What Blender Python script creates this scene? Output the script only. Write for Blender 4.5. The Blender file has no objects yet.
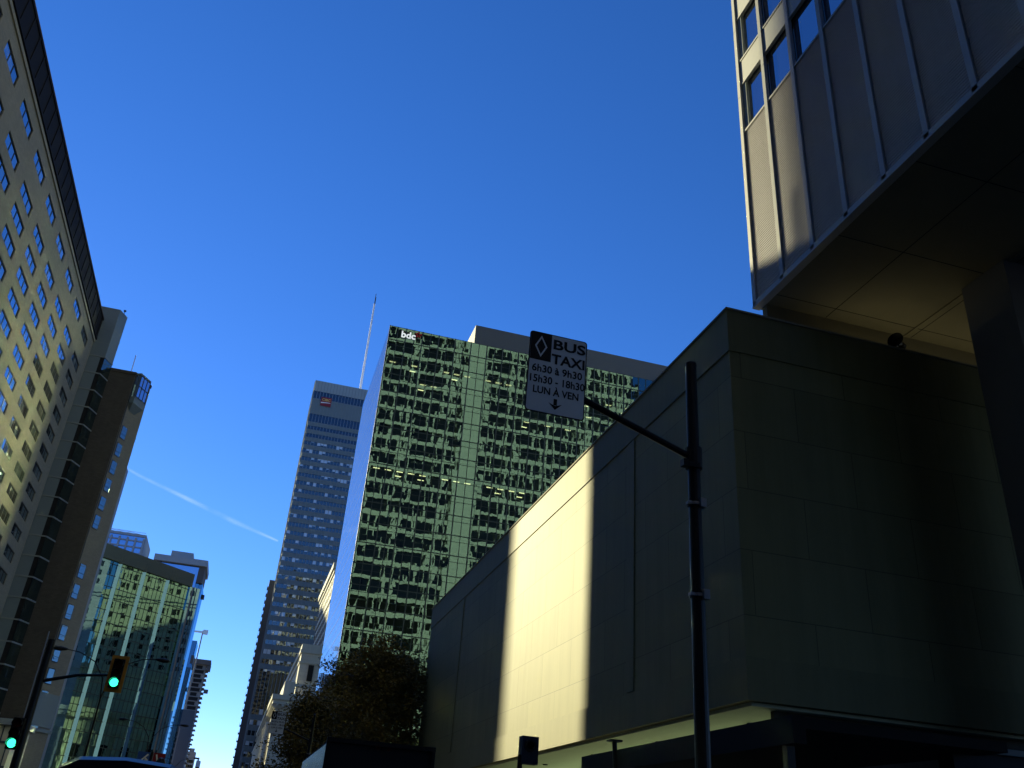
import bpy, bmesh, math, random
from mathutils import Vector, Matrix
R = math.radians
random.seed(7)
scene = bpy.context.scene
col = scene.collection

# ------------------------------------------------------------------ camera
EYE = 1.6                                   # eye height of the camera over the road
cam_data = bpy.data.cameras.new('camera')
cam = bpy.data.objects.new('camera', cam_data)
col.objects.link(cam)
cam_data.sensor_width = 36.0
cam_data.lens = 880.6657 / 1024 * 36.0
cam_data.clip_start = 0.05
cam_data.clip_end = 20000
_r = [[0.95543849, 0.19290758, 0.22343668], [-0.28721571, 0.43276421, 0.85453044], [0.06815, -0.8806258, 0.46888567]]
M = Matrix.Identity(4)
for i in range(3):
    M[i][0] = _r[i][0]; M[i][1] = -_r[i][1]; M[i][2] = -_r[i][2]
M[2][3] = EYE
cam.matrix_world = M
scene.camera = cam

# ------------------------------------------------------------------ light
SUN_AZ, SUN_EL = 23.3, 17.9                 # degrees left of the street axis (+Y) / above the horizon
world = bpy.data.worlds.new('World')
scene.world = world
world.use_nodes = True
wn = world.node_tree
sky = wn.nodes.new('ShaderNodeTexSky')
sky.sky_type = 'NISHITA'
sky.sun_disc = False
sky.sun_elevation = R(SUN_EL)
sky.sun_rotation = R(-SUN_AZ)
sky.altitude = 1500
sky.air_density = 1.0
sky.dust_density = 0.05
sky.ozone_density = 3.0
hs = wn.nodes.new('ShaderNodeHueSaturation')
hs.inputs['Saturation'].default_value = 1.22
hs.inputs['Value'].default_value = 1.0
bg = wn.nodes['Background']
bg.inputs['Strength'].default_value = 0.08
wn.links.new(sky.outputs[0], hs.inputs['Color'])
tnt = wn.nodes.new('ShaderNodeMix'); tnt.data_type = 'RGBA'; tnt.blend_type = 'MULTIPLY'
tnt.inputs[0].default_value = 1.0; tnt.inputs[7].default_value = (0.76, 0.82, 1.15, 1.0)      # a clear, deep autumn blue
wn.links.new(hs.outputs[0], tnt.inputs[6])
wn.links.new(tnt.outputs[2], bg.inputs['Color'])
sun_d = bpy.data.lights.new('sun', 'SUN')
sun_d.energy = 5.0
sun_d.angle = R(0.35)
sun_d.color = (1.0, 0.91, 0.54)
sun = bpy.data.objects.new('sun', sun_d)
col.objects.link(sun)
sdir = Vector((-math.sin(R(SUN_AZ)) * math.cos(R(SUN_EL)), math.cos(R(SUN_AZ)) * math.cos(R(SUN_EL)), math.sin(R(SUN_EL))))
sun.rotation_euler = sdir.to_track_quat('Z', 'Y').to_euler()
sun.location = (0, 0, 300)
scene.view_settings.view_transform = 'Standard'
scene.view_settings.look = 'None'
scene.view_settings.exposure = 1.15
scene.view_settings.gamma = 1.0
scene.view_settings.use_curve_mapping = False
scene.render.engine = 'CYCLES'
scene.cycles.use_denoising = True
scene.cycles.max_bounces = 10
scene.cycles.transparent_max_bounces = 12
scene.cycles.caustics_reflective = True
scene.cycles.blur_glossy = 0.0
scene.cycles.sample_clamp_indirect = 60.0


# ------------------------------------------------------------------ materials
def newmat(name):
    m = bpy.data.materials.new(name); m.use_nodes = True
    nt = m.node_tree
    return m, nt, nt.nodes['Principled BSDF']


def nd(nt, t, **kw):
    n = nt.nodes.new(t)
    for k, v in kw.items():
        if hasattr(n, k):
            setattr(n, k, v)
        else:
            n.inputs[k].default_value = v
    return n


def math_n(nt, op, a, b=None, c=None):
    n = nt.nodes.new('ShaderNodeMath'); n.operation = op
    for i, v in enumerate((a, b, c)):
        if v is None: continue
        if isinstance(v, (int, float)): n.inputs[i].default_value = v
        else: nt.links.new(v, n.inputs[i])
    return n.outputs[0]


def mixc(nt, fac, a, b, blend='MIX'):
    n = nt.nodes.new('ShaderNodeMix'); n.data_type = 'RGBA'; n.blend_type = blend
    for s, v in ((n.inputs[0], fac), (n.inputs[6], a), (n.inputs[7], b)):
        if isinstance(v, (int, float)): s.default_value = v
        elif isinstance(v, tuple): s.default_value = v
        else: nt.links.new(v, s)
    return n.outputs[2]


def c4(c): return (c[0], c[1], c[2], 1.0)


def stone(name, c, var=0.18, scale=0.6, rough=0.85, streak=0.0, bump=0.0, metallic=0.0, bscale=14.0, spec=0.25):
    """a weathered plain surface: two noises, vertical rain streaks, fine bump"""
    m, nt, b = newmat(name)
    g = nd(nt, 'ShaderNodeNewGeometry')
    n1 = nd(nt, 'ShaderNodeTexNoise', Scale=scale, Detail=6.0, Roughness=0.6)
    nt.links.new(g.outputs['Position'], n1.inputs['Vector'])
    f = math_n(nt, 'MULTIPLY_ADD', n1.outputs[0], 2 * var, 1.0 - var)
    if streak:
        mp = nd(nt, 'ShaderNodeMapping'); mp.inputs['Scale'].default_value = (2.2, 2.2, 0.09)
        nt.links.new(g.outputs['Position'], mp.inputs['Vector'])
        n2 = nd(nt, 'ShaderNodeTexNoise', Scale=1.0, Detail=4.0, Roughness=0.65)
        nt.links.new(mp.outputs[0], n2.inputs['Vector'])
        f2 = math_n(nt, 'MULTIPLY_ADD', n2.outputs[0], 2 * streak, 1.0 - streak)
        f = math_n(nt, 'MULTIPLY', f, f2)
    cc = nd(nt, 'ShaderNodeCombineColor')
    for i in range(3): nt.links.new(f, cc.inputs[i])
    out = mixc(nt, 1.0, c4(c), cc.outputs[0], 'MULTIPLY')
    nt.links.new(out, b.inputs['Base Color'])
    b.inputs['Roughness'].default_value = rough
    b.inputs['Metallic'].default_value = metallic
    b.inputs['Specular IOR Level'].default_value = spec
    if bump:
        n3 = nd(nt, 'ShaderNodeTexNoise', Scale=bscale, Detail=4.0)
        nt.links.new(g.outputs['Position'], n3.inputs['Vector'])
        bp = nd(nt, 'ShaderNodeBump', Strength=bump, Distance=0.02)
        nt.links.new(n3.outputs[0], bp.inputs['Height']); nt.links.new(bp.outputs[0], b.inputs['Normal'])
    return m


def bricks(name, c, mortar, w, h, var=0.15, streak=0.1, joint=0.01, rough=0.85, spec=0.2):
    """laid courses read from the UV in metres"""
    m, nt, b = newmat(name)
    uv = nd(nt, 'ShaderNodeUVMap')
    bt = nd(nt, 'ShaderNodeTexBrick')
    bt.inputs['Color1'].default_value = c4([x * (1 + var) for x in c]); bt.inputs['Color2'].default_value = c4([x * (1 - var) for x in c])
    bt.inputs['Mortar'].default_value = c4(mortar)
    bt.inputs['Scale'].default_value = 1.0; bt.inputs['Mortar Size'].default_value = joint
    bt.inputs['Brick Width'].default_value = w; bt.inputs['Row Height'].default_value = h
    nt.links.new(uv.outputs[0], bt.inputs['Vector'])
    g = nd(nt, 'ShaderNodeNewGeometry')
    n1 = nd(nt, 'ShaderNodeTexNoise', Scale=0.35, Detail=7.0, Roughness=0.65)
    nt.links.new(g.outputs['Position'], n1.inputs['Vector'])
    mp = nd(nt, 'ShaderNodeMapping'); mp.inputs['Scale'].default_value = (1.6, 1.6, 0.07)
    nt.links.new(g.outputs['Position'], mp.inputs['Vector'])
    n2 = nd(nt, 'ShaderNodeTexNoise', Scale=1.0, Detail=4.0, Roughness=0.65)
    nt.links.new(mp.outputs[0], n2.inputs['Vector'])
    f = math_n(nt, 'MULTIPLY', math_n(nt, 'MULTIPLY_ADD', n1.outputs[0], 0.3, 0.85), math_n(nt, 'MULTIPLY_ADD', n2.outputs[0], 2 * streak, 1 - streak))
    cc = nd(nt, 'ShaderNodeCombineColor')
    for i in range(3): nt.links.new(f, cc.inputs[i])
    nt.links.new(mixc(nt, 1.0, bt.outputs['Color'], cc.outputs[0], 'MULTIPLY'), b.inputs['Base Color'])
    b.inputs['Roughness'].default_value = rough
    b.inputs['Specular IOR Level'].default_value = spec
    bp = nd(nt, 'ShaderNodeBump', Strength=0.4, Distance=0.01); bp.invert = True
    nt.links.new(bt.outputs['Fac'], bp.inputs['Height']); nt.links.new(bp.outputs[0], b.inputs['Normal'])
    return m


def glass(name, tint, body, pu, pv, amp=0.006, tilt=0.004, refl=0.4, see=0.0, rough=0.0, wav=0.6, blind=None, blindp=0.0, ior=1.5, nza=1.0):
    """mirror-like facade glass; every pane (pu x pv metres in UV) is slightly bowed and tilted.
    see: share of the non-reflected light that passes through; blind: colour of drawn blinds seen in share blindp of the panes"""
    m, nt, b = newmat(name)
    nt.nodes.remove(b)
    out = nt.nodes['Material Output']
    uv = nd(nt, 'ShaderNodeUVMap')
    sp = nd(nt, 'ShaderNodeSeparateXYZ'); nt.links.new(uv.outputs[0], sp.inputs[0])
    u = math_n(nt, 'DIVIDE', sp.outputs[0], pu); v = math_n(nt, 'DIVIDE', sp.outputs[1], pv)
    iu = math_n(nt, 'FLOOR', u); iv = math_n(nt, 'FLOOR', v)
    fu = math_n(nt, 'SUBTRACT', math_n(nt, 'SUBTRACT', u, iu), 0.5); fv = math_n(nt, 'SUBTRACT', math_n(nt, 'SUBTRACT', v, iv), 0.5)
    cb = nd(nt, 'ShaderNodeCombineXYZ'); nt.links.new(iu, cb.inputs[0]); nt.links.new(iv, cb.inputs[1])
    oi = nd(nt, 'ShaderNodeObjectInfo'); nt.links.new(oi.outputs['Random'], cb.inputs[2])
    wn_ = nd(nt, 'ShaderNodeTexWhiteNoise'); nt.links.new(cb.outputs[0], wn_.inputs['Vector'])
    sc = nd(nt, 'ShaderNodeSeparateColor'); nt.links.new(wn_.outputs['Color'], sc.inputs[0])
    r1 = math_n(nt, 'SUBTRACT', sc.outputs[0], 0.5); r2 = math_n(nt, 'SUBTRACT', sc.outputs[1], 0.5)
    # bow
    bow = math_n(nt, 'MULTIPLY', math_n(nt, 'MULTIPLY_ADD', fu, fu, math_n(nt, 'MULTIPLY', math_n(nt, 'MULTIPLY', fv, fv), 0.35)), math_n(nt, 'MULTIPLY_ADD', r1, 3.0 * amp, amp))
    tl = math_n(nt, 'ADD', math_n(nt, 'MULTIPLY', math_n(nt, 'MULTIPLY', fu, r1), tilt * 2), math_n(nt, 'MULTIPLY', math_n(nt, 'MULTIPLY', fv, r2), tilt * 2))
    nz = nd(nt, 'ShaderNodeTexNoise', Scale=wav, Detail=2.0, Roughness=0.5)
    mp = nd(nt, 'ShaderNodeMapping'); mp.inputs['Scale'].default_value = (1.6, 0.7, 1.0)
    nt.links.new(uv.outputs[0], mp.inputs['Vector']); nt.links.new(mp.outputs[0], nz.inputs['Vector'])
    h = math_n(nt, 'ADD', math_n(nt, 'ADD', bow, tl), math_n(nt, 'MULTIPLY', nz.outputs[0], amp * nza))
    bp = nd(nt, 'ShaderNodeBump', Strength=1.0, Distance=1.0)
    nt.links.new(h, bp.inputs['Height'])
    gl = nd(nt, 'ShaderNodeBsdfGlossy', Roughness=rough); gl.inputs['Color'].default_value = c4(tint)
    nt.links.new(bp.outputs[0], gl.inputs['Normal'])
    df = nd(nt, 'ShaderNodeBsdfDiffuse')
    if blind:
        isb = math_n(nt, 'LESS_THAN', sc.outputs[2], blindp)
        half = math_n(nt, 'GREATER_THAN', math_n(nt, 'ADD', fv, 0.5), math_n(nt, 'MULTIPLY', sc.outputs[1], 0.9))
        nt.links.new(mixc(nt, math_n(nt, 'MULTIPLY', isb, half), c4(body), c4(blind)), df.inputs['Color'])
    else:
        df.inputs['Color'].default_value = c4(body)
    inner = df.outputs[0]
    if see:
        tr = nd(nt, 'ShaderNodeBsdfTransparent'); tr.inputs['Color'].default_value = c4([min(1, x * 1.1) for x in tint])
        mx = nd(nt, 'ShaderNodeMixShader', Fac=see)
        nt.links.new(df.outputs[0], mx.inputs[1]); nt.links.new(tr.outputs[0], mx.inputs[2]); inner = mx.outputs[0]
    fr = nd(nt, 'ShaderNodeFresnel', IOR=ior)
    fac = math_n(nt, 'MULTIPLY_ADD', fr.outputs[0], 1.0 - refl, refl)
    mx2 = nd(nt, 'ShaderNodeMixShader'); nt.links.new(fac, mx2.inputs[0])
    nt.links.new(inner, mx2.inputs[1]); nt.links.new(gl.outputs[0], mx2.inputs[2])
    nt.links.new(mx2.outputs[0], out.inputs['Surface'])
    return m


def emit(name, c, s):
    m, nt, b = newmat(name)
    b.inputs['Base Color'].default_value = c4(c)
    b.inputs['Emission Color'].default_value = c4(c); b.inputs['Emission Strength'].default_value = s
    return m


def paint(name, c, rough=0.45, metallic=0.0):
    m = stone(name, c, var=0.08, scale=3.0, rough=rough, metallic=metallic)
    return m


# ------------------------------------------------------------------ mesh helpers
class MB:
    """collects quads, boxes, tubes with UVs in metres; build() links ONE mesh object. Heights are world heights."""
    def __init__(s): s.v = []; s.f = []; s.uv = []; s.smooth = []

    def quad(s, a, b, c, d, uvs=None, smooth=False):
        i = len(s.v); s.v += [tuple(a), tuple(b), tuple(c), tuple(d)]; s.f.append((i, i + 1, i + 2, i + 3))
        if uvs is None:
            va, vb, vd = Vector(a), Vector(b), Vector(d)
            w = (vb - va).length; h = (vd - va).length
            n = (vb - va).cross(vd - va)
            if abs(n.z) < 0.5 * n.length:       # upright: u runs along the wall, v is the height
                hd = Vector((-n.y, n.x, 0)); hd = hd.normalized() if hd.length > 1e-9 else Vector((1, 0, 0))
                uvs = [(Vector(p).dot(hd), p[2]) for p in (a, b, c, d)]
            else:
                uvs = [(p[0], p[1]) for p in (a, b, c, d)]
        s.uv.append(list(uvs)); s.smooth.append(smooth)

    def poly(s, pts):
        i = len(s.v); s.v += [tuple(p) for p in pts]; s.f.append(tuple(range(i, i + len(pts))))
        s.uv.append([(p[0], p[1]) for p in pts]); s.smooth.append(False)

    def box(s, x0, x1, y0, y1, z0, z1):
        A = lambda x, y, z: (x, y, z)
        s.quad(A(x0, y0, z0), A(x1, y0, z0), A(x1, y0, z1), A(x0, y0, z1))
        s.quad(A(x1, y0, z0), A(x1, y1, z0), A(x1, y1, z1), A(x1, y0, z1))
        s.quad(A(x1, y1, z0), A(x0, y1, z0), A(x0, y1, z1), A(x1, y1, z1))
        s.quad(A(x0, y1, z0), A(x0, y0, z0), A(x0, y0, z1), A(x0, y1, z1))
        s.quad(A(x0, y0, z1), A(x1, y0, z1), A(x1, y1, z1), A(x0, y1, z1))
        s.quad(A(x0, y1, z0), A(x1, y1, z0), A(x1, y0, z0), A(x0, y0, z0))

    def prism(s, pts, z0, z1, cap=True):
        """pts counter-clockwise from above"""
        n = len(pts)
        for i in range(n):
            a, b = pts[i], pts[(i + 1) % n]
            s.quad((a[0], a[1], z0), (b[0], b[1], z0), (b[0], b[1], z1), (a[0], a[1], z1))
        if cap:
            s.poly([(p[0], p[1], z1) for p in pts]); s.poly([(p[0], p[1], z0) for p in reversed(pts)])

    def obox(s, c, ux, uy, uz, hx, hy, hz):
        """oriented box"""
        c = Vector(c); ux, uy, uz = Vector(ux) * hx, Vector(uy) * hy, Vector(uz) * hz
        P = lambda i, j, k: tuple(c + ux * i + uy * j + uz * k)
        for f in (((-1, -1, -1), (1, -1, -1), (1, -1, 1), (-1, -1, 1)), ((1, -1, -1), (1, 1, -1), (1, 1, 1), (1, -1, 1)),
                  ((1, 1, -1), (-1, 1, -1), (-1, 1, 1), (1, 1, 1)), ((-1, 1, -1), (-1, -1, -1), (-1, -1, 1), (-1, 1, 1)),
                  ((-1, -1, 1), (1, -1, 1), (1, 1, 1), (-1, 1, 1)), ((-1, 1, -1), (1, 1, -1), (1, -1, -1), (-1, -1, -1))):
            s.quad(*[P(*q) for q in f])

    def tube(s, pts, rad, n=10, caps=True):
        pts = [Vector(p) for p in pts]
        rads = rad if isinstance(rad, (list, tuple)) else [rad] * len(pts)
        rings = []
        ref = Vector((0.13, 0.31, 1)).normalized()
        for i, p in enumerate(pts):
            t = (pts[min(i + 1, len(pts) - 1)] - pts[max(i - 1, 0)]).normalized()
            a = t.cross(ref)
            if a.length < 0.1: a = t.cross(Vector((1, 0, 0)))
            a.normalize(); b = t.cross(a)
            rings.append([p + (a * math.cos(2 * math.pi * k / n) + b * math.sin(2 * math.pi * k / n)) * rads[i] for k in range(n)])
        for i in range(len(rings) - 1):
            for k in range(n):
                k2 = (k + 1) % n
                s.quad(rings[i][k], rings[i + 1][k], rings[i + 1][k2], rings[i][k2], uvs=[(0, 0)] * 4, smooth=True)
        if caps:
            s.poly(list(rings[0])); s.poly(list(reversed(rings[-1])))

    def lathe(s, c, axis, prof, n=20):
        """prof: (distance along the axis, radius)"""
        c, ax = Vector(c), Vector(axis).normalized()
        a = ax.cross(Vector((0, 0, 1)));
        if a.length < 0.1: a = ax.cross(Vector((1, 0, 0)))
        a.normalize(); b = ax.cross(a)
        rings = [[c + ax * d + (a * math.cos(2 * math.pi * k / n) + b * math.sin(2 * math.pi * k / n)) * r for k in range(n)] for d, r in prof]
        for i in range(len(rings) - 1):
            for k in range(n):
                k2 = (k + 1) % n
                s.quad(rings[i][k], rings[i + 1][k], rings[i + 1][k2], rings[i][k2], uvs=[(0, 0)] * 4, smooth=True)
        if prof[0][1] > 1e-4: s.poly(list(rings[0]))
        if prof[-1][1] > 1e-4: s.poly(list(reversed(rings[-1])))

    def build(s, name, m, parent=None):
        me = bpy.data.meshes.new(name)
        off = Vector((0, 0, 0))
        p = parent
        while p is not None: off += p.location; p = p.parent
        me.from_pydata([tuple(Vector(v) - off) for v in s.v], [], s.f)
        uvl = me.uv_layers.new(name='UVMap')
        k = 0
        flat = []
        for u in s.uv:
            for q in u: flat += [q[0], q[1]]
        uvl.data.foreach_set('uv', flat)
        me.polygons.foreach_set('use_smooth', s.smooth)
        me.materials.append(m)
        me.update()
        o = bpy.data.objects.new(name, me)
        col.objects.link(o)
        if parent: o.parent = parent
        return o


def build_each(mb, n, name, m, parent):
    """every run of n faces becomes a part of its own"""
    for i in range(0, len(mb.f), n):
        q = MB()
        for f, u, sm in zip(mb.f[i:i + n], mb.uv[i:i + n], mb.smooth[i:i + n]):
            k = len(q.v); q.v += [mb.v[j] for j in f]; q.f.append(tuple(range(k, k + len(f)))); q.uv.append(u); q.smooth.append(sm)
        q.build(name, m, parent)


def tag(o, label=None, cat=None, group=None, kind=None):
    if label: o['label'] = label
    if cat: o['category'] = cat
    if group: o['group'] = group
    if kind: o['kind'] = kind
    return o


def thing(name, label, cat, loc=(0, 0, 0), group=None):
    o = bpy.data.objects.new(name, None); col.objects.link(o)
    o.location = loc; o.empty_display_size = 0.5
    return tag(o, label, cat, group)


def text(name, s, size, m, parent, loc, ux, uz, align='CENTER', bold=0.0, depth=0.002):
    """flat raised lettering as a mesh; ux: reading direction, uz: up"""
    cu = bpy.data.curves.new(name, 'FONT'); cu.body = s; cu.size = size; cu.align_x = align; cu.align_y = 'CENTER'
    cu.extrude = depth; cu.offset = bold; cu.resolution_u = 3
    to = bpy.data.objects.new(name, cu); col.objects.link(to)
    dg = bpy.context.evaluated_depsgraph_get()
    me = bpy.data.meshes.new_from_object(to.evaluated_get(dg))
    bpy.data.objects.remove(to); bpy.data.curves.remove(cu)
    ux, uz = Vector(ux), Vector(uz); n = ux.cross(uz)
    mm = Matrix((ux, uz, n)).transposed().to_4x4()
    off = Vector((0, 0, 0)); p = parent
    while p is not None: off += p.location; p = p.parent
    mm.translation = Vector(loc) - off
    me.transform(mm)
    me.materials.clear(); me.materials.append(m)
    o = bpy.data.objects.new(name, me); col.objects.link(o); o.parent = parent
    return o


def Z(z): return z + EYE      # heights measured from the eye


# ------------------------------------------------------------------ material library
m_asphalt = stone('asphalt', (0.05, 0.05, 0.052), var=0.25, scale=2.0, rough=0.9, bump=0.3)
m_walk = stone('concrete paving', (0.10, 0.097, 0.09), var=0.2, scale=1.2, rough=0.9)
m_dirt = stone('city ground', (0.14, 0.13, 0.12), var=0.3, scale=0.1)
m_white = paint('road paint', (0.75, 0.75, 0.72), rough=0.7)
m_lime = bricks('pale travertine slabs', (0.190, 0.182, 0.09), (0.11, 0.105, 0.055), 4.72, 2.36, var=0.09, streak=0.2, joint=0.018, rough=0.66, spec=0.13)
m_limes = stone('travertine trim', (0.185, 0.177, 0.09), var=0.12, scale=0.7, streak=0.16, rough=0.66, spec=0.13)
m_soffit = stone('plaster soffit', (0.50, 0.52, 0.36), var=0.1, scale=0.4)
m_dark = paint('black painted steel', (0.012, 0.012, 0.013), rough=0.4)
m_alu = paint('anodised aluminium', (0.5, 0.5, 0.48), rough=0.55, metallic=0.0)
m_corr = stone('corrugated aluminium sheet', (0.53, 0.51, 0.53), var=0.07, scale=0.8, rough=0.5, spec=0.45, metallic=0.0, streak=0.08)
m_pvmsoff = stone('cement soffit', (0.24, 0.22, 0.15), var=0.25, scale=0.3)
m_winblue = glass('blue office glass', (0.75, 0.85, 1.0), (0.01, 0.012, 0.015), 2.05, 3.0, amp=0.003, tilt=0.004, refl=0.35)
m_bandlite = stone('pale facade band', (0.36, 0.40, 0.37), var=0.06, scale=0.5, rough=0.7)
m_winblk = glass('dark office glass', (0.6, 0.65, 0.65), (0.008, 0.009, 0.01), 2.05, 3.0, amp=0.002, refl=0.03, ior=1.25)
m_bdc = glass('green curtain glass', (0.27, 0.44, 0.43), (0.012, 0.018, 0.016), 1.575, 3.55, amp=0.0048, tilt=0.004, refl=0.30, see=0.75, wav=0.35)
m_bdcs = glass('curtain glass on the street side', (0.80, 0.88, 0.95), (0.02, 0.025, 0.03), 1.575, 3.55, amp=0.003, tilt=0.002, refl=0.5)
m_mull = paint('dark green mullion', (0.05, 0.07, 0.065), rough=0.5, metallic=0.3)
m_mullg = stone('grey mullion', (0.07, 0.09, 0.11), rough=1.0)
m_pent = stone('grey metal cladding', (0.11, 0.12, 0.13), var=0.05, scale=0.3, rough=0.6)
m_ceil = stone('office ceiling', (0.16, 0.16, 0.15), var=0.1)
m_core = stone('office core wall', (0.05, 0.05, 0.05), var=0.3, scale=0.2)
m_lampy = emit('warm ceiling lamp', (1.0, 0.72, 0.34), 2.4)
m_slate = stone('slate spandrel', (0.17, 0.21, 0.215), var=0.12, scale=0.15, rough=0.6)
m_slatel = stone('light mechanical cladding', (0.30, 0.35, 0.36), var=0.08, scale=0.1, rough=0.6)
m_cibcg = glass('slate tower glass', (0.48, 0.55, 0.60), (0.02, 0.026, 0.03), 1.42, 3.8, amp=0.004, tilt=0.01, refl=0.16, blind=(0.66, 0.76, 0.84), blindp=0.65)
m_cibcd = glass('slate tower dark glass', (0.5, 0.6, 0.7), (0.010, 0.014, 0.02), 1.42, 3.8, amp=0.003, refl=0.10)
m_mullc = stone('slate tower mullion', (0.22, 0.25, 0.26), rough=1.0)
m_sun = bricks('pale granite', (0.56, 0.53, 0.44), (0.36, 0.34, 0.28), 2.4, 1.1, var=0.05, streak=0.08, joint=0.02)
m_sunt = stone('carved granite trim', (0.52, 0.50, 0.42), var=0.12, scale=0.5, streak=0.12)
m_void = stone('deep dark opening', (0.015, 0.015, 0.016), var=0.1)
m_qe = bricks('tan brick', (0.29, 0.26, 0.185), (0.24, 0.22, 0.16), 0.6, 0.2, var=0.07, streak=0.07, joint=0.012)
m_qetrim = stone('tan stone trim', (0.30, 0.275, 0.20), var=0.1)
m_qecor = stone('dark copper cornice', (0.013, 0.011, 0.010), var=0.3, scale=1.0)
m_qewin = glass('hotel window glass', (0.75, 0.88, 1.0), (0.015, 0.018, 0.02), 1.6, 1.3, amp=0.004, tilt=0.02, refl=0.45, blind=(0.22, 0.21, 0.18), blindp=0.3)
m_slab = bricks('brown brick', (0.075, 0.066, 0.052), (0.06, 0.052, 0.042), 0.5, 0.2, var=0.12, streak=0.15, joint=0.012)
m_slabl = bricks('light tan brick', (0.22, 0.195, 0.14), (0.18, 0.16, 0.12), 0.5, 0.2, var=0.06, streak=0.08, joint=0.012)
m_bay = stone('blue grey metal panel', (0.17, 0.21, 0.22), var=0.08, scale=0.4, rough=0.5, metallic=0.2)
m_bayg = glass('stair glass', (0.45, 0.62, 0.60), (0.01, 0.014, 0.014), 2.0, 2.76, amp=0.006, tilt=0.012, refl=0.45)
m_wframe = paint('pale window frame', (0.22, 0.24, 0.23), rough=0.5)
m_dframe = paint('dark window frame', (0.03, 0.033, 0.035), rough=0.5)
m_gt = glass('green tower glass', (0.32, 0.60, 0.50), (0.006, 0.009, 0.010), 1.5, 3.4, amp=0.007, tilt=0.006, refl=0.36)
m_gtb = glass('blue pier glass', (0.24, 0.46, 0.62), (0.02, 0.05, 0.07), 1.5, 3.4, amp=0.003, tilt=0.004, refl=0.42)
m_gtp = stone('olive metal parapet', (0.07, 0.085, 0.065), var=0.1, scale=0.1, rough=0.5)
m_bluew = glass('blue tower glass', (0.55, 0.72, 1.0), (0.03, 0.05, 0.09), 1.5, 3.4, amp=0.003, refl=0.45)
m_greyb = stone('grey blue concrete', (0.30, 0.34, 0.38), var=0.08, scale=0.05)
m_conc = stone('raw concrete', (0.24, 0.23, 0.22), var=0.15, scale=0.1)
m_brownc = stone('dark brick', (0.10, 0.09, 0.085), var=0.2, scale=0.1)
m_refl = glass('pale mirror glass', (0.88, 1.0, 0.72), (0.03, 0.03, 0.03), 1.5, 3.5, amp=0.0, tilt=0.0, refl=0.97, rough=0.17)
m_signw = stone('sign white sheeting', (0.74, 0.78, 0.80), var=0.05, scale=3, rough=0.5)
m_signk = paint('sign black', (0.01, 0.01, 0.012), rough=0.5)
m_yellow = paint('yellow signal paint', (0.55, 0.24, 0.03), rough=0.5)
m_green = emit('green signal lens', (0.03, 0.9, 0.42), 1.6)
m_lensr = paint('unlit red lens', (0.05, 0.006, 0.005), rough=0.3)
m_lensy = paint('unlit amber lens', (0.06, 0.03, 0.004), rough=0.3)
m_galv = paint('galvanised steel', (0.30, 0.30, 0.31), rough=0.45, metallic=0.6)
m_red = paint('logo red', (0.50, 0.03, 0.03), rough=0.5)
m_logow = paint('logo white', (0.80, 0.80, 0.78), rough=0.5)
m_logol = emit('lit white letter', (0.85, 0.88, 0.85), 0.32)
m_logog = paint('logo gold', (0.70, 0.42, 0.12), rough=0.5)
m_logod = paint('logo dark red', (0.22, 0.02, 0.03), rough=0.5)
m_bark = stone('bark', (0.035, 0.028, 0.022), var=0.3, scale=4)

# ------------------------------------------------------------------ setting: ground and street
g = MB(); g.quad((-6000, -6000, -0.02), (6000, -6000, -0.02), (6000, 9000, -0.02), (-6000, 9000, -0.02))
tag(g.build('ground', m_dirt), kind='structure')
g = MB(); g.quad((-22, -150, 0.0), (4.6, -150, 0.0), (4.6, 1500, 0.0), (-22, 1500, 0.0))
tag(g.build('road', m_asphalt), kind='structure')
g = MB(); g.box(4.6, 90, -150, 200, -0.01, 0.14)
tag(g.build('pavement', m_walk), kind='structure')
g = MB(); g.box(-32, -22, -150, 500, -0.01, 0.14)
tag(g.build('pavement', m_walk), kind='structure')
g = MB(); g.box(-7.4, -6.0, 20, 400, 0.001, 0.15)
tag(g.build('median_strip', m_walk), kind='structure')
g = MB()
for y in range(-60, 400, 9):
    for x in (-2.0, 1.4, -11.0, -14.5, -18): g.quad((x, y, 0.004), (x + 0.12, y, 0.004), (x + 0.12, y + 3, 0.004), (x, y + 3, 0.004))
tag(g.build('lane_marking', m_white), kind='structure')

# ------------------------------------------------------------------ stone block on the right
blk = thing('stone_block_building', 'windowless pale stone block in deep shade with one bright sunlit strip down its street wall', 'building', (16, 27.2, 0))
X0, Y0, Y1 = 16.0, 27.2, 85.0
zb, zt = Z(5.0), Z(20.37)
w = MB()
w.box(X0 + 0.05, 60, Y0 + 0.05, Y1 - 0.05, zb + 0.3, zt - 0.25)          # recessed panel plane
w.build('wall', m_lime, blk)
t = MB()
t.box(X0, 60.1, Y0, Y1, Z(18.44), zt); t.build('parapet', m_limes, blk)
t = MB()
t.box(X0, 60.1, Y0, Y1, zb, Z(6.42)); t.build('base_band', m_limes, blk)
for ya, yb in ((36.6, 37.42), (71.3, 72.15)):
    t = MB(); t.box(X0 + 0.002, X0 + 0.5, ya, yb, Z(6.50), Z(18.40)); t.build('pilaster', m_limes, blk)
t = MB(); t.box(X0 - 0.06, X0 + 0.35, Y0 - 0.06, Y1 + 0.06, zt + 0.002, zt + 0.09); t.box(X0 + 0.35, 60, Y0 - 0.06, Y0 + 0.3, zt + 0.002, zt + 0.09)
t.build('coping', m_qetrim, blk)
t = MB(); t.box(X0 + 0.36, 60, Y0 + 0.31, Y1 - 0.2, zt + 0.002, zt + 0.05); t.build('roof_gravel', stone('roof gravel', (0.24, 0.23, 0.2), var=0.15, scale=3.0), blk)
t = MB(); t.box(X0 + 0.3, 60, Y0 + 0.3, Y1 - 0.3, zb - 0.12, zb - 0.004); t.build('soffit', m_soffit, blk)
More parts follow.
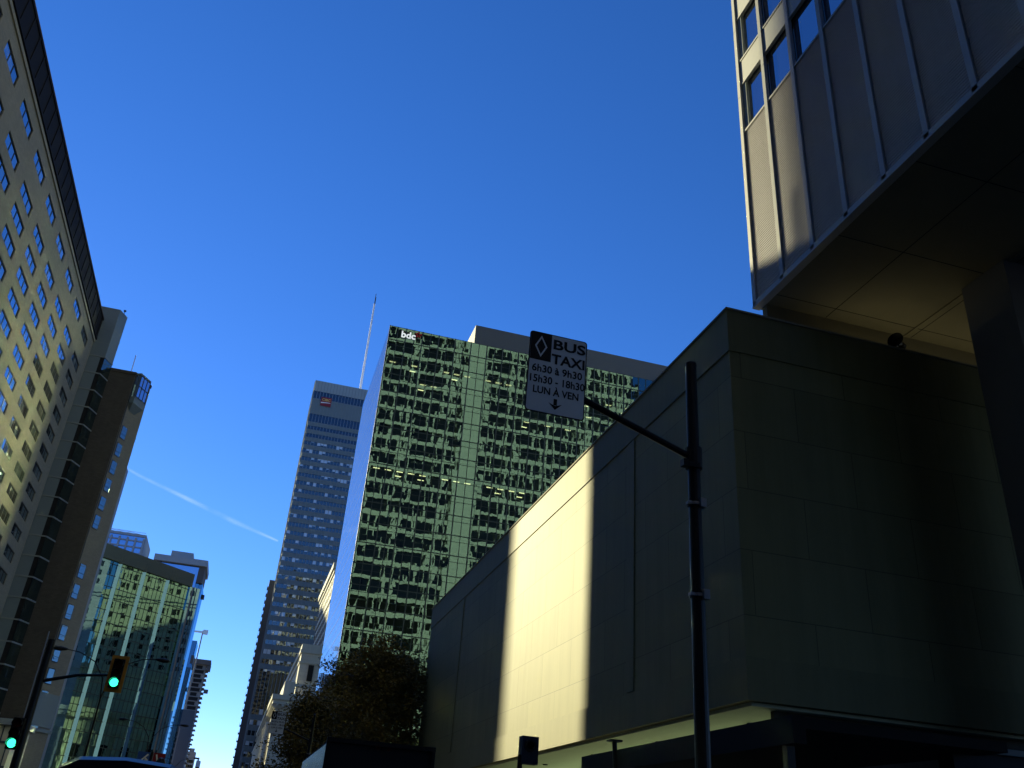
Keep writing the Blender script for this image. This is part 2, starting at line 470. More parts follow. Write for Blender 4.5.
for k in range(7):
    y = 31 + k * 8
    t = MB(); t.lathe((18.3, y, zb - 0.14), (0, 0, -1), [(0, 0.16), (0.03, 0.16), (0.05, 0.12)], 14); t.build('downlight', m_dark, blk)
for y in (33, 47, 61, 75):
    t = MB(); t.box(24, 24.8, y, y + 0.8, 0.14, zb - 0.121); t.build('column', m_slab, blk)
t = MB(); t.box(38, 60, Y0 + 4, Y1 - 1, 0.14, zb - 0.125); t.build('lobby_wall', m_conc, blk)
t = MB(); t.box(17.4, 60, 27.95, 28.15, 0.14, zb - 0.125); t.build('light_baffle', m_slab, blk)  # dark wall added to keep the panel's glow off the near face
t = MB(); t.box(21.0, 21.1, 29.5, 62, Z(1.9), Z(4.2)); t.build('soffit_glow_panel', emit('soffit glow', (0.75, 0.95, 0.55), 0.6), blk)  # unseen glowing panel added to brighten the soffit

hs_ = thing('horn_loudspeaker', 'small black horn loudspeaker standing on the edge of the stone block roof', 'loudspeaker', (24.3, 27.4, zt + 0.09))
t = MB(); t.lathe((24.55, 27.35, zt + 0.42), (-1, -0.5, 0.05), [(-0.25, 0.16), (-0.05, 0.16), (0.05, 0.14), (0.25, 0.2), (0.45, 0.34), (0.46, 0.35), (0.44, 0.31), (0.15, 0.1)], 20); t.build('horn', m_dark, hs_)
t = MB(); t.box(24.45, 24.6, 27.3, 27.42, zt + 0.09, zt + 0.3); t.build('bracket', m_dark, hs_)

# ------------------------------------------------------------------ office tower overhead
tow = thing('office_tower', 'raised office tower with corrugated metal panels and projecting ribs overhanging the stone block', 'building', (19.04, 29.96, 0))
TS = 1.12
XT, YF, ZB = 17.0 * TS, 26.75 * TS, Z(20.37 * TS)
YN, HT = -46.0, 188.0
FS, FP = 4.48 * TS, 2.05 * TS                              # floor height, rib spacing
win0 = Z(29.97 * TS)
nfl = int((HT - win0) / FS)
ribs = [YF - 0.12 - FP * k for k in range(int((YF - YN) / FP))]
# bottom panels: real corrugation, one panel between each pair of ribs
for k in range(7):
    ya, yb = ribs[k + 1] + 0.14, ribs[k] - 0.14
    p = MB(); z = ZB + 0.32; pit = 0.13
    while z < win0 - 0.16:
        zz = min(z + pit, win0 - 0.12)
        a, b_, c_ = (XT + 0.085, z), (XT + 0.045, z + 0.32 * (zz - z)), (XT + 0.085, zz)
        p.quad((a[0], yb, a[1]), (a[0], ya, a[1]), (b_[0], ya, b_[1]), (b_[0], yb, b_[1]))
        p.quad((b_[0], yb, b_[1]), (b_[0], ya, b_[1]), (c_[0], ya, c_[1]), (c_[0], yb, c_[1]))
        z = zz
    p.build('corrugated_panel', m_corr, tow)
p = MB(); p.box(XT + 0.10, XT + 0.14, YN, ribs[7] + 0.1, ZB + 0.32, win0 - 0.12)
p.build('plain_panel', m_corr, tow)
# ribs
for k, y in enumerate(ribs[:10]):
    p = MB(); p.box(XT - 0.01, XT + 0.16, y - 0.10, y + 0.10, ZB + 0.02, HT)
    p.box(XT - 0.04, XT - 0.011, y - 0.125, y + 0.125, ZB + 0.02, HT)
    for fl in range(0, 8):
        zj = win0 + 2.2 * TS + fl * FS
        p.box(XT - 0.05, XT - 0.041, y - 0.12, y + 0.12, zj, zj + 0.05)
    p.build('rib', m_alu, tow)
p = MB()
for y in ribs[10:]: p.box(XT - 0.33, XT + 0.16, y - 0.11, y + 0.11, ZB + 0.02, HT)
tag(p.build('far_ribs', m_alu, tow), kind='stuff')
# floors of the street face
sill = MB(); band = MB()
for fl in range(nfl):
    z = win0 + fl * FS
    band.box(XT + 0.05, XT + 0.2, YN, YF - 0.24, z + 2.96 * TS, z + FS - 0.1)
    sill.box(XT + 0.01, XT + 0.2, YN, YF - 0.24, z - 0.1, z + 0.02)
    sill.box(XT + 0.03, XT + 0.2, YN, YF - 0.24, z + 2.89 * TS, z + 2.955 * TS)
band.build('spandrel_band', m_alu, tow); sill.build('window_sill', m_alu, tow)
xg = XT + 0.26
for k in range(5):
    for fl in range(3):
        ya, yb, za = ribs[k + 1] + 0.1, ribs[k] - 0.1, win0 + fl * FS
        p = MB(); p.quad((xg, yb, za), (xg, ya, za), (xg, ya, za + 2.97 * TS), (xg, yb, za + 2.97 * TS)); p.build('window', m_winblue, tow)
p = MB(); p.quad((xg, YF - 0.2, win0 + 3 * FS), (xg, YN, win0 + 3 * FS), (xg, YN, HT), (xg, YF - 0.2, HT)); p.quad((xg, ribs[5] + 0.1, win0), (xg, YN, win0), (xg, YN, win0 + 3 * FS), (xg, ribs[5] + 0.1, win0 + 3 * FS)); tag(p.build('further_windows', m_winblue, tow), kind='stuff')
p = MB(); p.box(XT - 0.04, XT + 0.3, YN, YF, ZB + 0.10, ZB + 0.32); p.box(XT - 0.06, XT + 0.3, YN, YF + 0.02, ZB, ZB + 0.098); p.build('bottom_rail', m_alu, tow)
# soffit with a beam line
p = MB(); p.box(XT + 0.301, 62, YN, YF - 0.02, ZB + 0.03, ZB + 0.39); p.box(26.6, 26.72, YN, YF - 0.6, ZB - 0.03, ZB + 0.029)
p.build('soffit', m_pvmsoff, tow)
p = MB()
for k in range(18): p.box(XT + 0.31, 62, YF - 1.4 - k * 4.6, YF - 1.37 - k * 4.6, ZB + 0.022, ZB + 0.029)
for k in range(10): p.box(22.4 + k * 4.6, 22.43 + k * 4.6, YN, YF - 0.6, ZB + 0.021, ZB + 0.0295)
p2 = MB(); p2.box(XT + 0.32, 62, YF - 0.55, YF - 0.2, ZB - 1.6, ZB + 0.028); p2.build('end_beam', m_pvmsoff, tow)  # lower part, out of view, deepened to keep sun off the column
tag(p.build('soffit_seams', m_void, tow), kind='stuff')
for y in (22.9, 2, -20):
    p = MB(); p.box(26.35, 28.8, y, y + 2.35, 0.14, ZB + 0.02); p.build('column', m_conc, tow)
# far (lit) end of the tower, seen in the glass building ahead
p = MB(); p.box(XT + 0.31, 112, -12, YF - 0.62, ZB + 0.5, HT); p.box(XT + 0.31, 62, YN, -12.01, ZB + 0.5, HT); p.build('body', m_winblk, tow)
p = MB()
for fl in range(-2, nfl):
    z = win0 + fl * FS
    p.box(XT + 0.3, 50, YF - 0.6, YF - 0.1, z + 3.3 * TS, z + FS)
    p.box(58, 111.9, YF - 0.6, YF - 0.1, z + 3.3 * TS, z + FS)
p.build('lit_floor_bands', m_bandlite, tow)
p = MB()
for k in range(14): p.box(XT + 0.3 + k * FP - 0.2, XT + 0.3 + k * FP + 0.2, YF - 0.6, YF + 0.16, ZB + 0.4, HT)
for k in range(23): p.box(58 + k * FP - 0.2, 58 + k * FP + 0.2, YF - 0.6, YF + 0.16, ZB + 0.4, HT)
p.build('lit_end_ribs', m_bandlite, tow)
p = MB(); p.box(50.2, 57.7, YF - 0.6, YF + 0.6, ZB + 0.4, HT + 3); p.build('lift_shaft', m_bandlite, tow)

# ------------------------------------------------------------------ green glass office building (writing at its top)
bdc = thing('glass_office_building', 'green glass curtain wall office building with a small bdc sign at its top corner', 'building', (13, 143, 0))
BX0, BX1, BY0, BY1, BT = 13.0, 76.0, 143.0, 179.0, Z(85.55)
FH = 3.55
p = MB(); p.quad((BX0, BY0, 0.2), (BX1, BY0, 0.2), (BX1, BY0, BT), (BX0, BY0, BT), uvs=[(0, -0.2), (BX1 - BX0, -0.2), (BX1 - BX0, BT - 0.4), (0, BT - 0.4)])
p.build('front_glass', m_bdc, bdc)
p = MB(); p.quad((BX0, BY1, 0.2), (BX0, BY0, 0.2), (BX0, BY0, BT), (BX0, BY1, BT), uvs=[(0, -0.2), (36, -0.2), (36, BT - 0.4), (0, BT - 0.4)])
p.build('side_glass', m_bdcs, bdc)
p = MB()
floors = [BT - 2.85 - FH * k for k in range(24)]
for k in range(int((BX1 - BX0) / 1.575) + 1):
    x = BX0 + k * 1.575; ww = 0.10 if k % 2 == 0 else 0.05
    p.box(x - ww, x + ww, BY0 - 0.09, BY0 - 0.006, 0.2, BT + 0.1)
for z in floors:
    p.box(BX0, BX1, BY0 - 0.084, BY0 - 0.004, z - 0.07, z + 0.07)
    p.box(BX0, BX1, BY0 - 0.05, BY0 - 0.005, z - 1.12, z - 1.06)
p.build('front_mullions', m_mull, bdc)
p = MB()
for k in range(24):
    y = BY0 + k * 1.5; p.box(BX0 - 0.008, BX0 - 0.004, y - 0.03, y + 0.03, 0.2, BT)
for z in floors: p.box(BX0 - 0.009, BX0 - 0.003, BY0, BY1, z - 0.05, z + 0.05); p.box(BX0 - 0.0085, BX0 - 0.0035, BY0, BY1, z - 1.9, z - 1.85)
p.build('side_mullions', m_mullg, bdc)
p = MB(); p.box(BX0 + 0.02, BX1, BY0 + 0.02, BY1, BT - 0.02, BT + 0.12); p.build('roof', m_mull, bdc)
p = MB()
for z in floors: p.box(BX0 + 0.3, BX1 - 0.3, BY0 + 0.4, BY0 + 9, z - 0.3, z + 0.05)
p.build('floor_slabs', m_ceil, bdc)
p = MB(); p.box(BX0 + 0.3, BX1 - 0.3, BY0 + 9, BY1 - 0.3, 0.2, BT - 0.3); p.build('core', m_core, bdc)
p = MB()
rl = random.Random(3)
for row, prob, xs in ((7, 0.8, (14, 52)), (2, 0.3, (14, 62)), (1, 0.45, (14, 64)), (3, 0.18, (14, 64)), (17, 0.06, (14, 40)), (5, 0.08, (30, 66)), (9, 0.10, (30, 66)), (11, 0.1, (40, 70))):
    z = floors[row] - 0.34
    x = xs[0]
    while x < xs[1]:
        if rl.random() < prob:
            p.box(x, x + 1.1, BY0 + 1.2, BY0 + 1.45, z - 0.06, z + 0.02)
            if rl.random() < 0.5: p.box(x + 0.1, x + 1.2, BY0 + 3.4, BY0 + 3.65, z - 0.06, z + 0.02)
        x += 2.05
build_each(p, 6, 'ceiling_lamp', m_lampy, bdc)
p = MB(); p.box(29.75, 80, BY0 + 2.2, BY1 - 4, BT + 0.12, Z(91.05)); p.build('penthouse', m_pent, bdc)
sg = MB(); sg.quad((14.4, BY0 - 0.12, Z(83.45)), (19.0, BY0 - 0.12, Z(83.45)), (19.0, BY0 - 0.12, Z(85.7)), (14.4, BY0 - 0.12, Z(85.7)))
sgo = text('sign_lettering', 'bdc', 1.9, m_logol, bdc, (16.6, BY0 - 0.16, Z(84.15)), (1, 0, 0), (0, 0, 1), bold=0.05, depth=0.03)
p = MB()
for k in range(5):
    a = math.pi / 2 + k * 2 * math.pi / 5
    dx, dz = math.cos(a), math.sin(a)
    p.obox((18.5 + dx * 0.3, BY0 - 0.16, Z(84.75) + dz * 0.3), (dx, 0, dz), (0, 1, 0), (-dz, 0, dx), 0.33, 0.03, 0.16)
p.build('sign_star', m_red, bdc)

# ------------------------------------------------------------------ slate tower with the mast
cb = thing('slate_office_tower', 'slim slate clad tower with a bank sign and a white roof mast', 'building', (4.1, 374, 0))
CX0, CX1, CY0, CY1, CT = 4.1, 30.2, 374.0, 408.0, Z(186.6)
p = MB(); p.box(CX0, CX1, CY0, CY1, 0, CT - 5.6); p.build('window_glass', m_cibcg, cb)
p = MB(); p.box(CX0 - 0.1, CX1 + 0.1, CY0 - 0.3, CY1 + 0.1, CT - 5.4, CT); p.build('mechanical_screen', m_slatel, cb)
p = MB(); q = MB()
z = CT - 5.4
fl = 0
pz = []
tops = CT - 5.4
rows = []
zz = tops - 3.6
rows_bot = []
# blank band with the logo, then floors of 3.8 m down to the street
p.box(CX0 - 0.12, CX1 + 0.12, CY0 - 0.25, CY1, tops - 11.6, tops - 3.7)
z = tops - 11.6 - 3.9
while z > 5:
    if not (44 < z < 58): p.box(CX0 - 0.1, CX1 + 0.1, CY0 - 0.22, CY1 + 0.1, z - 2.0, z)
    z -= 3.8
p.build('spandrel_bands', m_slate, cb)
q = MB(); q.quad((CX0, CY0 - 0.1, tops - 3.7), (CX1, CY0 - 0.1, tops - 3.7), (CX1, CY0 - 0.1, tops), (CX0, CY0 - 0.1, tops)); q.quad((CX0, CY0 - 0.1, tops - 23.2), (CX1, CY0 - 0.1, tops - 23.2), (CX1, CY0 - 0.1, tops - 11.6), (CX0, CY0 - 0.1, tops - 11.6))
q.quad((CX0, CY0 - 0.1, 44), (CX1, CY0 - 0.1, 44), (CX1, CY0 - 0.1, 58), (CX0, CY0 - 0.1, 58))
build_each(q, 1, 'dark_window_band', m_cibcd, cb)
q = MB()
for k in range(19):
    x = CX0 + 0.15 + k * 1.43; q.box(x - 0.09, x + 0.09, CY0 - 0.55, CY0 - 0.26, 3, CT - 0.3)
for k in range(24):
    y = CY0 + 0.3 + k * 1.43; q.box(CX0 - 0.35, CX0 - 0.13, y - 0.09, y + 0.09, 3, CT - 0.3)
q.build('mullions', m_mullc, cb)
q = MB(); q.box(7.95, 12.75, CY0 - 0.75, CY0 - 0.6, Z(174.2), Z(178.6)); lb = q.build('sign_board', m_logod, cb)
text('sign_lettering', 'CIBC', 1.75, m_logog, cb, (10.35, CY0 - 0.8, Z(177.2)), (1, 0, 0), (0, 0, 1), bold=0.05, depth=0.02)
q = MB()
for k in range(8):
    x0 = 8.1 + k * 0.54; za = Z(175.35 + 0.5 * math.sin(k / 8 * math.pi / 2)); zb_ = Z(175.35 + 0.5 * math.sin((k + 1) / 8 * math.pi / 2)); h0 = 0.55 - k * 0.04; h1 = 0.55 - (k + 1) * 0.04
    q.quad((x0, CY0 - 0.8, za), (x0 + 0.54, CY0 - 0.8, zb_), (x0 + 0.54, CY0 - 0.8, zb_ + h1), (x0, CY0 - 0.8, za + h0))
q.build('sign_swoosh', m_logow, cb)
q = MB()
mx, my = 24.9, 378.0
for i in range(3):
    a = i * 2 * math.pi / 3
    q.tube([(mx + 0.55 * math.cos(a), my + 0.55 * math.sin(a), CT), (mx + 0.35 * math.cos(a), my + 0.35 * math.sin(a), CT + 50)], 0.13, 6)
for k in range(50):
    a = k * 2 * math.pi / 3; b_ = (k + 1) * 2 * math.pi / 3
    r0 = 0.55 - 0.2 * k / 50
    q.tube([(mx + r0 * math.cos(a), my + r0 * math.sin(a), CT + k), (mx + r0 * math.cos(b_), my + r0 * math.sin(b_), CT + k + 1)], 0.09, 5)
q.tube([(mx, my, CT), (mx, my, CT + 48)], 0.25, 8)
ms = q.build('mast', m_logow, cb)
q = MB(); q.tube([(mx, my, CT + 48), (mx, my, CT + 56)], 0.16, 8); q.tube([(mx + 0.2, my, CT + 50), (mx + 0.2, my, CT + 54)], 0.22, 8); q.build('mast_tip', m_mullg, ms)

ap = thing('apartment_block', 'dark balconied block half hidden along the left edge of the slate tower', 'building', (1.4, 425, 0))
p = MB(); p.box(1.5, 30, 425, 455, 0, Z(105)); p.build('wall', m_brownc, ap)
p = MB()
for k in range(32): p.box(0.95, 1.49, 426, 432, 4 + k * 3.2, 4.35 + k * 3.2); p.box(0.95, 1.03, 426, 432, 4.35 + k * 3.2, 5.2 + k * 3.2)
build_each(p, 12, 'balcony', m_greyb, ap)

# ------------------------------------------------------------------ classical stone building in steps
sl = thing('stepped_stone_building', 'pale classical stone building rising in steps with sunlit street walls and a balustrade', 'building', (9, 260, 0))
LX, LY0, LY1 = 9.0, 260.0, 405.0
p = MB(); p.box(LX, 60, LY0, LY1, 0, Z(31.0)); p.build('lower_wall', m_sun, sl)
p = MB()
p.box(LX - 0.25, 60, LY0 - 0.25, LY1, Z(26.8), Z(27.5)); p.box(LX - 0.5, 60, LY0 - 0.5, LY1, Z(30.2), Z(31.2)); p.box(LX - 1.0, 60, LY0 - 1.0, LY1, Z(31.2), Z(32.3)); p.box(LX - 1.4, 60, LY0 - 1.4, LY1, Z(32.3), Z(33.6))
for k in range(90): p.box(LX - 1.25, LX - 0.52, LY0 - 0.5 + k * 1.5, LY0 + 0.1 + k * 1.5, Z(30.6), Z(31.18))
for k in range(30): p.box(LX + k * 1.5, LX + 0.6 + k * 1.5, LY0 - 1.25, LY0 - 0.52, Z(30.6), Z(31.18))
p.build('cornice', m_sunt, sl)
p = MB()
p.box(10.3, 13.2, LY0, LY0 + 2.5, Z(33.602), Z(37.4)); p.box(10.3, 60, LY0 + 0.3, LY0 + 1.1, Z(33.602), Z(34.3)); p.box(10.3, 60, LY0 + 0.2, LY0 + 1.2, Z(36.3), Z(37.0))
for k in range(40): p.lathe((13.8 + k * 0.85, LY0 + 0.7, Z(34.3)), (0, 0, 1), [(0, 0.2), (0.3, 0.16), (0.8, 0.34), (1.4, 0.2), (1.75, 0.14), (2.0, 0.24)], 8)
p.box(10.3, 11.2, LY0 + 2.5, LY1 - 2, Z(33.602), Z(37.0))
p.build('balustrade', m_sunt, sl)
p = MB(); p.box(13.7, 60, 266.5, 392, Z(33.6), Z(46.5)); mid = p.build('middle_wall', m_sun, sl)
p = MB(); p.box(13.3, 60, 266.1, 392, Z(46.5), Z(47.4)); p.box(13.5, 60, 266.3, 392, Z(47.4), Z(49.0)); p.box(13.4, 60, 266.2, 392, Z(43.6), Z(44.1)); p.build('middle_cornice', m_sunt, sl)
for x in (17.0, 21.0, 25.0, 29.0):
    p = MB(); p.box(x - 0.75, x + 0.75, 266.1, 266.46, Z(38.9), Z(43.3)); p.build('window', m_void, sl)
p = MB()
for k in range(16):
    for zc in (8, 17): p.box(LX - 0.05, LX - 0.004, 265 + k * 8, 268 + k * 8, Z(zc), Z(zc + 5.5))
build_each(p, 6, 'window', m_void, sl)
p = MB()
for k in range(17): p.lathe((LX - 0.9, 263 + k * 8, Z(5)), (0, 0, 1), [(0, 0.9), (1, 0.75), (20.5, 0.62), (21.2, 0.95), (21.78, 0.95)], 14)
build_each(p, 58, 'column', m_sunt, sl)
p = MB(); p.box(20, 60, 276, 322, Z(33.6), Z(74.4)); p.box(29, 60, 277, 312, Z(74.5), Z(98)); p.build('upper_wall', m_sun, sl)
p = MB(); p.box(19.1, 61, 275, 323.3, Z(74.4), Z(76.2)); p.box(19.6, 60.5, 275.5, 322.6, Z(73.2), Z(74.39)); p.box(19.7, 60.4, 275.7, 322.5, Z(64.0), Z(64.7)); p.build('upper_cornice', m_sunt, sl)
p = MB()
p.box(28.9, 28.996, 278, 311, Z(77), Z(77.5))
for k in range(8):
    for j in range(5): p.box(28.9, 28.996, 279 + k * 4.1, 280.6 + k * 4.1, Z(79.5 + j * 3.4), Z(81.5 + j * 3.4))
for k in range(10):
    for j in range(7): p.box(19.9, 19.996, 278 + k * 4.6, 279.8 + k * 4.6, Z(49.5 + j * 3.4), Z(51.5 + j * 3.4))
build_each(p, 6, 'upper_window', m_void, sl)

# unseen mirror tower added behind the green one to throw sun onto the hotel
rf = thing('sun_reflector_tower', 'unseen mirror tower added behind the green glass office building to reflect sun onto the hotel', 'building', (30, 203, 0))
p = MB(); p.quad((30, 266, 0), (30, 203, 0), (30, 203, Z(100)), (30, 266, Z(100))); p.build('street_glass', m_refl, rf)
p = MB(); p.box(30.02, 60, 203, 265.5, 0, Z(100) + 0.1); p.build('body', m_slate, rf)

# ------------------------------------------------------------------ hotel on the left
qe = thing('brick_hotel', 'tall tan brick hotel with rows of blue windows under a dark cornice band', 'hotel', (-31.4, 127, 0))
QX, QY1, QY0 = -31.4, 127.1, -150.0
QT = Z(63.0)
cols_y = [119.1 - 7.44 * k for k in range(35)]
row_top = [61.2, 57.0] + [57.0 - 2.76 * k for k in range(1, 19)]
WH = 1.42
rects = [(y, y + 4.75, Z(zt_) - WH, Z(zt_)) for y in cols_y for zt_ in row_top if Z(zt_) - WH > 4]


def wall_with_holes(mb, x, rects, y0, y1, z0, z1, depth):
    ys = sorted({y0, y1} | {round(v, 4) for r in rects for v in r[:2]}); zs = sorted({z0, z1} | {round(v, 4) for r in rects for v in r[2:]})
    holes = {(round(r[0], 4), round(r[2], 4)) for r in rects}
    for i in range(len(ys) - 1):
        for j in range(len(zs) - 1):
            a, b_, c_, d_ = ys[i], ys[i + 1], zs[j], zs[j + 1]
            if (a, c_) in holes:
                xi = x - depth
                mb.quad((x, a, c_), (xi, a, c_), (xi, a, d_), (x, a, d_)); mb.quad((xi, b_, c_), (x, b_, c_), (x, b_, d_), (xi, b_, d_))
                mb.quad((x, a, c_), (x, b_, c_), (xi, b_, c_), (xi, a, c_)); mb.quad((x, b_, d_), (x, a, d_), (xi, a, d_), (xi, b_, d_))
            else:
                mb.quad((x, a, c_), (x, b_, c_), (x, b_, d_), (x, a, d_))


p = MB(); wall_with_holes(p, QX, rects, QY0, QY1, 0, QT + 0.5, 0.14)
p.quad((QX, QY1, 0), (QX - 20, QY1, 0), (QX - 20, QY1, QT + 0.5), (QX, QY1, QT + 0.5)); p.quad((QX - 20, QY0, 0), (QX, QY0, 0), (QX, QY0, QT), (QX - 20, QY0, QT))
p.quad((QX - 20, QY1, 0), (QX - 20, QY0, 0), (QX - 20, QY0, QT), (QX - 20, QY1, QT))
p.build('wall', m_qe, qe)


def cam_px(P):
    v = M.inverted() @ Vector(P)
    if v.z > -0.1: return None
    return 512 + v.x / -v.z * 880.67, 384 - v.y / -v.z * 880.67


vis, rest = [], []
for r in rects:
    c = cam_px((QX, r[0] + 2.4, r[2] + 0.7))
    (vis if c and -12 < c[0] < 1030 and -12 < c[1] < 800 and r[0] > 20 else rest).append(r)
vis.sort(key=lambda r: r[0])
rest += vis[100:]; vis = vis[:100]
fm = MB(); gm = MB()
fy0, fz0 = vis[0][0], vis[0][2]


def win_geo(fm, gm, y, z):
    x = QX - 0.115
    fm.box(x - 0.03, x + 0.05, y, y + 4.75, z, z + 0.07); fm.box(x - 0.03, x + 0.05, y, y + 4.75, z + WH - 0.07, z + WH)
    for yy in (y + 0.02, y + 1.54, y + 3.10, y + 4.66): fm.box(x - 0.028, x + 0.048, yy, yy + 0.07, z + 0.07, z + WH - 0.07)
    gm.quad((x, y, z), (x, y + 4.75, z), (x, y + 4.75, z + WH), (x, y, z + WH))


win_geo(fm, gm, fy0, fz0)
w0 = fm.build('window', m_dframe, qe); p0 = gm.build('pane', m_qewin, w0)
for i, r in enumerate(vis):
    if i == 0: continue
    a = w0.copy(); col.objects.link(a); a.parent = qe; a.location = (0, r[0] - fy0, r[2] - fz0)
    b_ = p0.copy(); col.objects.link(b_); b_.parent = a
fm = MB(); gm = MB()
for r in rest: win_geo(fm, gm, r[0], r[2])
o = fm.build('outlying_windows', m_dframe, qe); tag(o, kind='stuff'); gm.build('panes', m_qewin, o)
p = MB(); p.box(QX, QX + 0.16, QY0, QY1, Z(63.0) - 0.35, Z(63.0) + 0.1); p.build('string_course', m_qetrim, qe)
ATT = Z(66.95)
p = MB(); p.box(QX - 3, QX + 0.22, QY0, QY1 + 0.25, QT + 0.51, ATT - 0.35); p.box(QX - 3, QX + 0.34, QY0, QY1 + 0.3, ATT - 0.349, ATT); p.box(QX - 3, QX + 0.30, QY0, QY1 + 0.28, QT + 0.2, QT + 0.509)
p.build('cornice', m_qecor, qe)
p = MB()
for k in range(60):
    y = 126.2 - k * 2.48; p.box(QX + 0.221, QX + 0.30, y, y + 0.22, QT + 0.52, ATT - 0.36)
build_each(p, 6, 'cornice_bracket', m_qecor, qe)
p = MB(); p.box(QX + 0.341, QX + 0.37, QY0, QY1 + 0.2, ATT - 0.12, ATT - 0.02); p.build('copper_edge', stone('weathered copper edge', (0.22, 0.16, 0.13)), qe)
# glazed stair bay at the end of the hotel
B1, B2, B3, B4 = (-32.2, 127.25), (-29.25, 127.25), (-28.42, 129.3), (-31.2, 131)
BTOP = Z(69.0)
p = MB(); p.prism([(B1[0] + 0.05, B1[1] + 0.1), (B2[0] - 0.05, B2[1] + 0.1), (B3[0] - 0.1, B3[1]), (-29.4, 131), (-33, 131)], 0, BTOP - 0.1); p.build('bay_core', m_void, qe)
def lerp(a, b, t): return (a[0] + (b[0] - a[0]) * t, a[1] + (b[1] - a[1]) * t)
pan = MB(); gl_ = MB(); bar = MB()
def strip(mb, a, b, z0, z1): mb.quad((a[0], a[1], z0), (b[0], b[1], z0), (b[0], b[1], z1), (a[0], a[1], z1))
ztop_glass = Z(60.6)
fb = lerp(B1, B2, 0.80)
strip(pan, B1, fb, 0, ztop_glass)
strip(pan, B1, B2, ztop_glass, BTOP); strip(pan, B2, B3, ztop_glass, BTOP); strip(pan, B3, (-29.3, 131), ztop_glass, BTOP)
strip(gl_, B2, B3, 0, ztop_glass)
k = 0
z = ztop_glass
while z > 2:
    for a, b in ((B1, B2), (B2, B3)):
        d = Vector((b[0] - a[0], b[1] - a[1], 0)); L = d.length; d.normalize(); n = Vector((d.y, -d.x, 0))
        c = Vector(((a[0] + b[0]) / 2, (a[1] + b[1]) / 2, z)) + n * 0.03
        bar.obox(c, d, n, (0, 0, 1), L / 2, 0.05, 0.09)
    z -= 2.76
for z in (Z(62.9), Z(65.4)):
    for a, b in ((B1, B2), (B2, B3)):
        d = Vector((b[0] - a[0], b[1] - a[1], 0)); L = d.length; d.normalize(); n = Vector((d.y, -d.x, 0))
        bar.obox(Vector(((a[0] + b[0]) / 2, (a[1] + b[1]) / 2, z)), d, n, (0, 0, 1), L / 2, 0.012, 0.03)
pan.build('bay_panels', m_bay, qe); gl_.build('bay_glass', m_bayg, qe); build_each(bar, 6, 'bay_floor_bar', m_wframe, qe)
p = MB(); p.tube([(-28.9, 128.6, BTOP), (-28.9, 128.6, BTOP + 0.5)], 0.05, 6); p.lathe((-28.9, 128.6, BTOP + 0.5), (0, 0, 1), [(0, 0.06), (0.08, 0.2), (0.25, 0.2), (0.35, 0.05)], 10); p.build('roof_beacon', m_dark, qe)

# unseen dark blocks added to shade the scene from sky and sun
m_bk = stone('dark brown facade', (0.09, 0.08, 0.07), var=0.15, scale=0.1)
for nm, lab, x0, x1, y0, y1, h in (('sky_screen_block', 'unseen dark brown block added on the right behind the viewpoint to shut out sky light', 17, 60, -160, -50, 85), ('sky_screen_tower', 'unseen broad dark block added far behind the viewpoint to shut out sky light', -75, 75, -240, -200, 170), ('dark_tower_block', 'unseen dark block added behind the hotel, left of the viewpoint, to shut out sky light', -110, -54, -150, 68, 150), ('sun_screen_block', 'unseen tall dark block added behind the far end of the hotel to shade the office tower', -118, -82.2, 240, 262, 152)):
    ob = thing(nm, lab, 'building', (x0, y0, 0))
    p = MB(); p.box(x0, x1, y0, y1, 0, h); p.build('wall', m_bk, ob)
    p = MB()
    for k in range(int(h / 3.6) - 1):
        if nm == 'sky_screen_block': p.box(x0 - 0.1, x0 - 0.004, y0 + 1, y1 - 1, 4 + k * 3.6, 5.8 + k * 3.6)
        p.box(x0 + 1, x1 - 1, y1 + 0.004, y1 + 0.1, 4 + k * 3.6, 5.8 + k * 3.6)
    p.build('window_bands', m_winblk, ob)

# ------------------------------------------------------------------ brown brick slab next to it
sb = thing('brick_apartment_slab', 'narrow brown brick slab building with one column of windows and a glazed corner bay at its top', 'building', (-24.9, 129.5, 0))
A_, B_, C_, D_, E_ = (-28.75, 129.5), (-24.9, 129.5), (-22.95, 133.3), (-26.5, 138), (-31, 138)
ST = Z(60.05)
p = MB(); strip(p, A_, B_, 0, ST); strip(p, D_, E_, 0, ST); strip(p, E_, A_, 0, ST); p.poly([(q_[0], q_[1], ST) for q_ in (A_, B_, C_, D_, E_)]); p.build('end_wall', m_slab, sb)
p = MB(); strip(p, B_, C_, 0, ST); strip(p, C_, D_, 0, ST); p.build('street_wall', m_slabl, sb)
p = MB()
fd = Vector((C_[0] - B_[0], C_[1] - B_[1], 0)).normalized(); fn = Vector((fd.y, -fd.x, 0))
cap = [(A_[0] - 0.1, A_[1] - 0.12), (B_[0] + 0.06, B_[1] - 0.12), (C_[0] + 0.12, C_[1]), (D_[0], D_[1] + 0.1), (E_[0], E_[1] + 0.1)]
p.prism(cap, ST - 0.35, ST + 0.12); p.build('parapet', m_slab, sb)
p = MB(); p.obox(Vector((B_[0], B_[1], ST / 2)) + fd * 0.16 + fn * 0.02, fd, fn, (0, 0, 1), 0.10, 0.05, ST / 2 - 0.4); p.build('corner_trim', m_dframe, sb)
wz = [0.366, 0.342, 0.321, 0.302, 0.281, 0.257]
zs_ = [Z(0.388 * 130.5 - 2.76 * k) for k in range(6)] + [Z(0.227 * 130.5 + 0.2 - 2.76 * k) for k in range(8)]
fm = MB(); gm = MB()
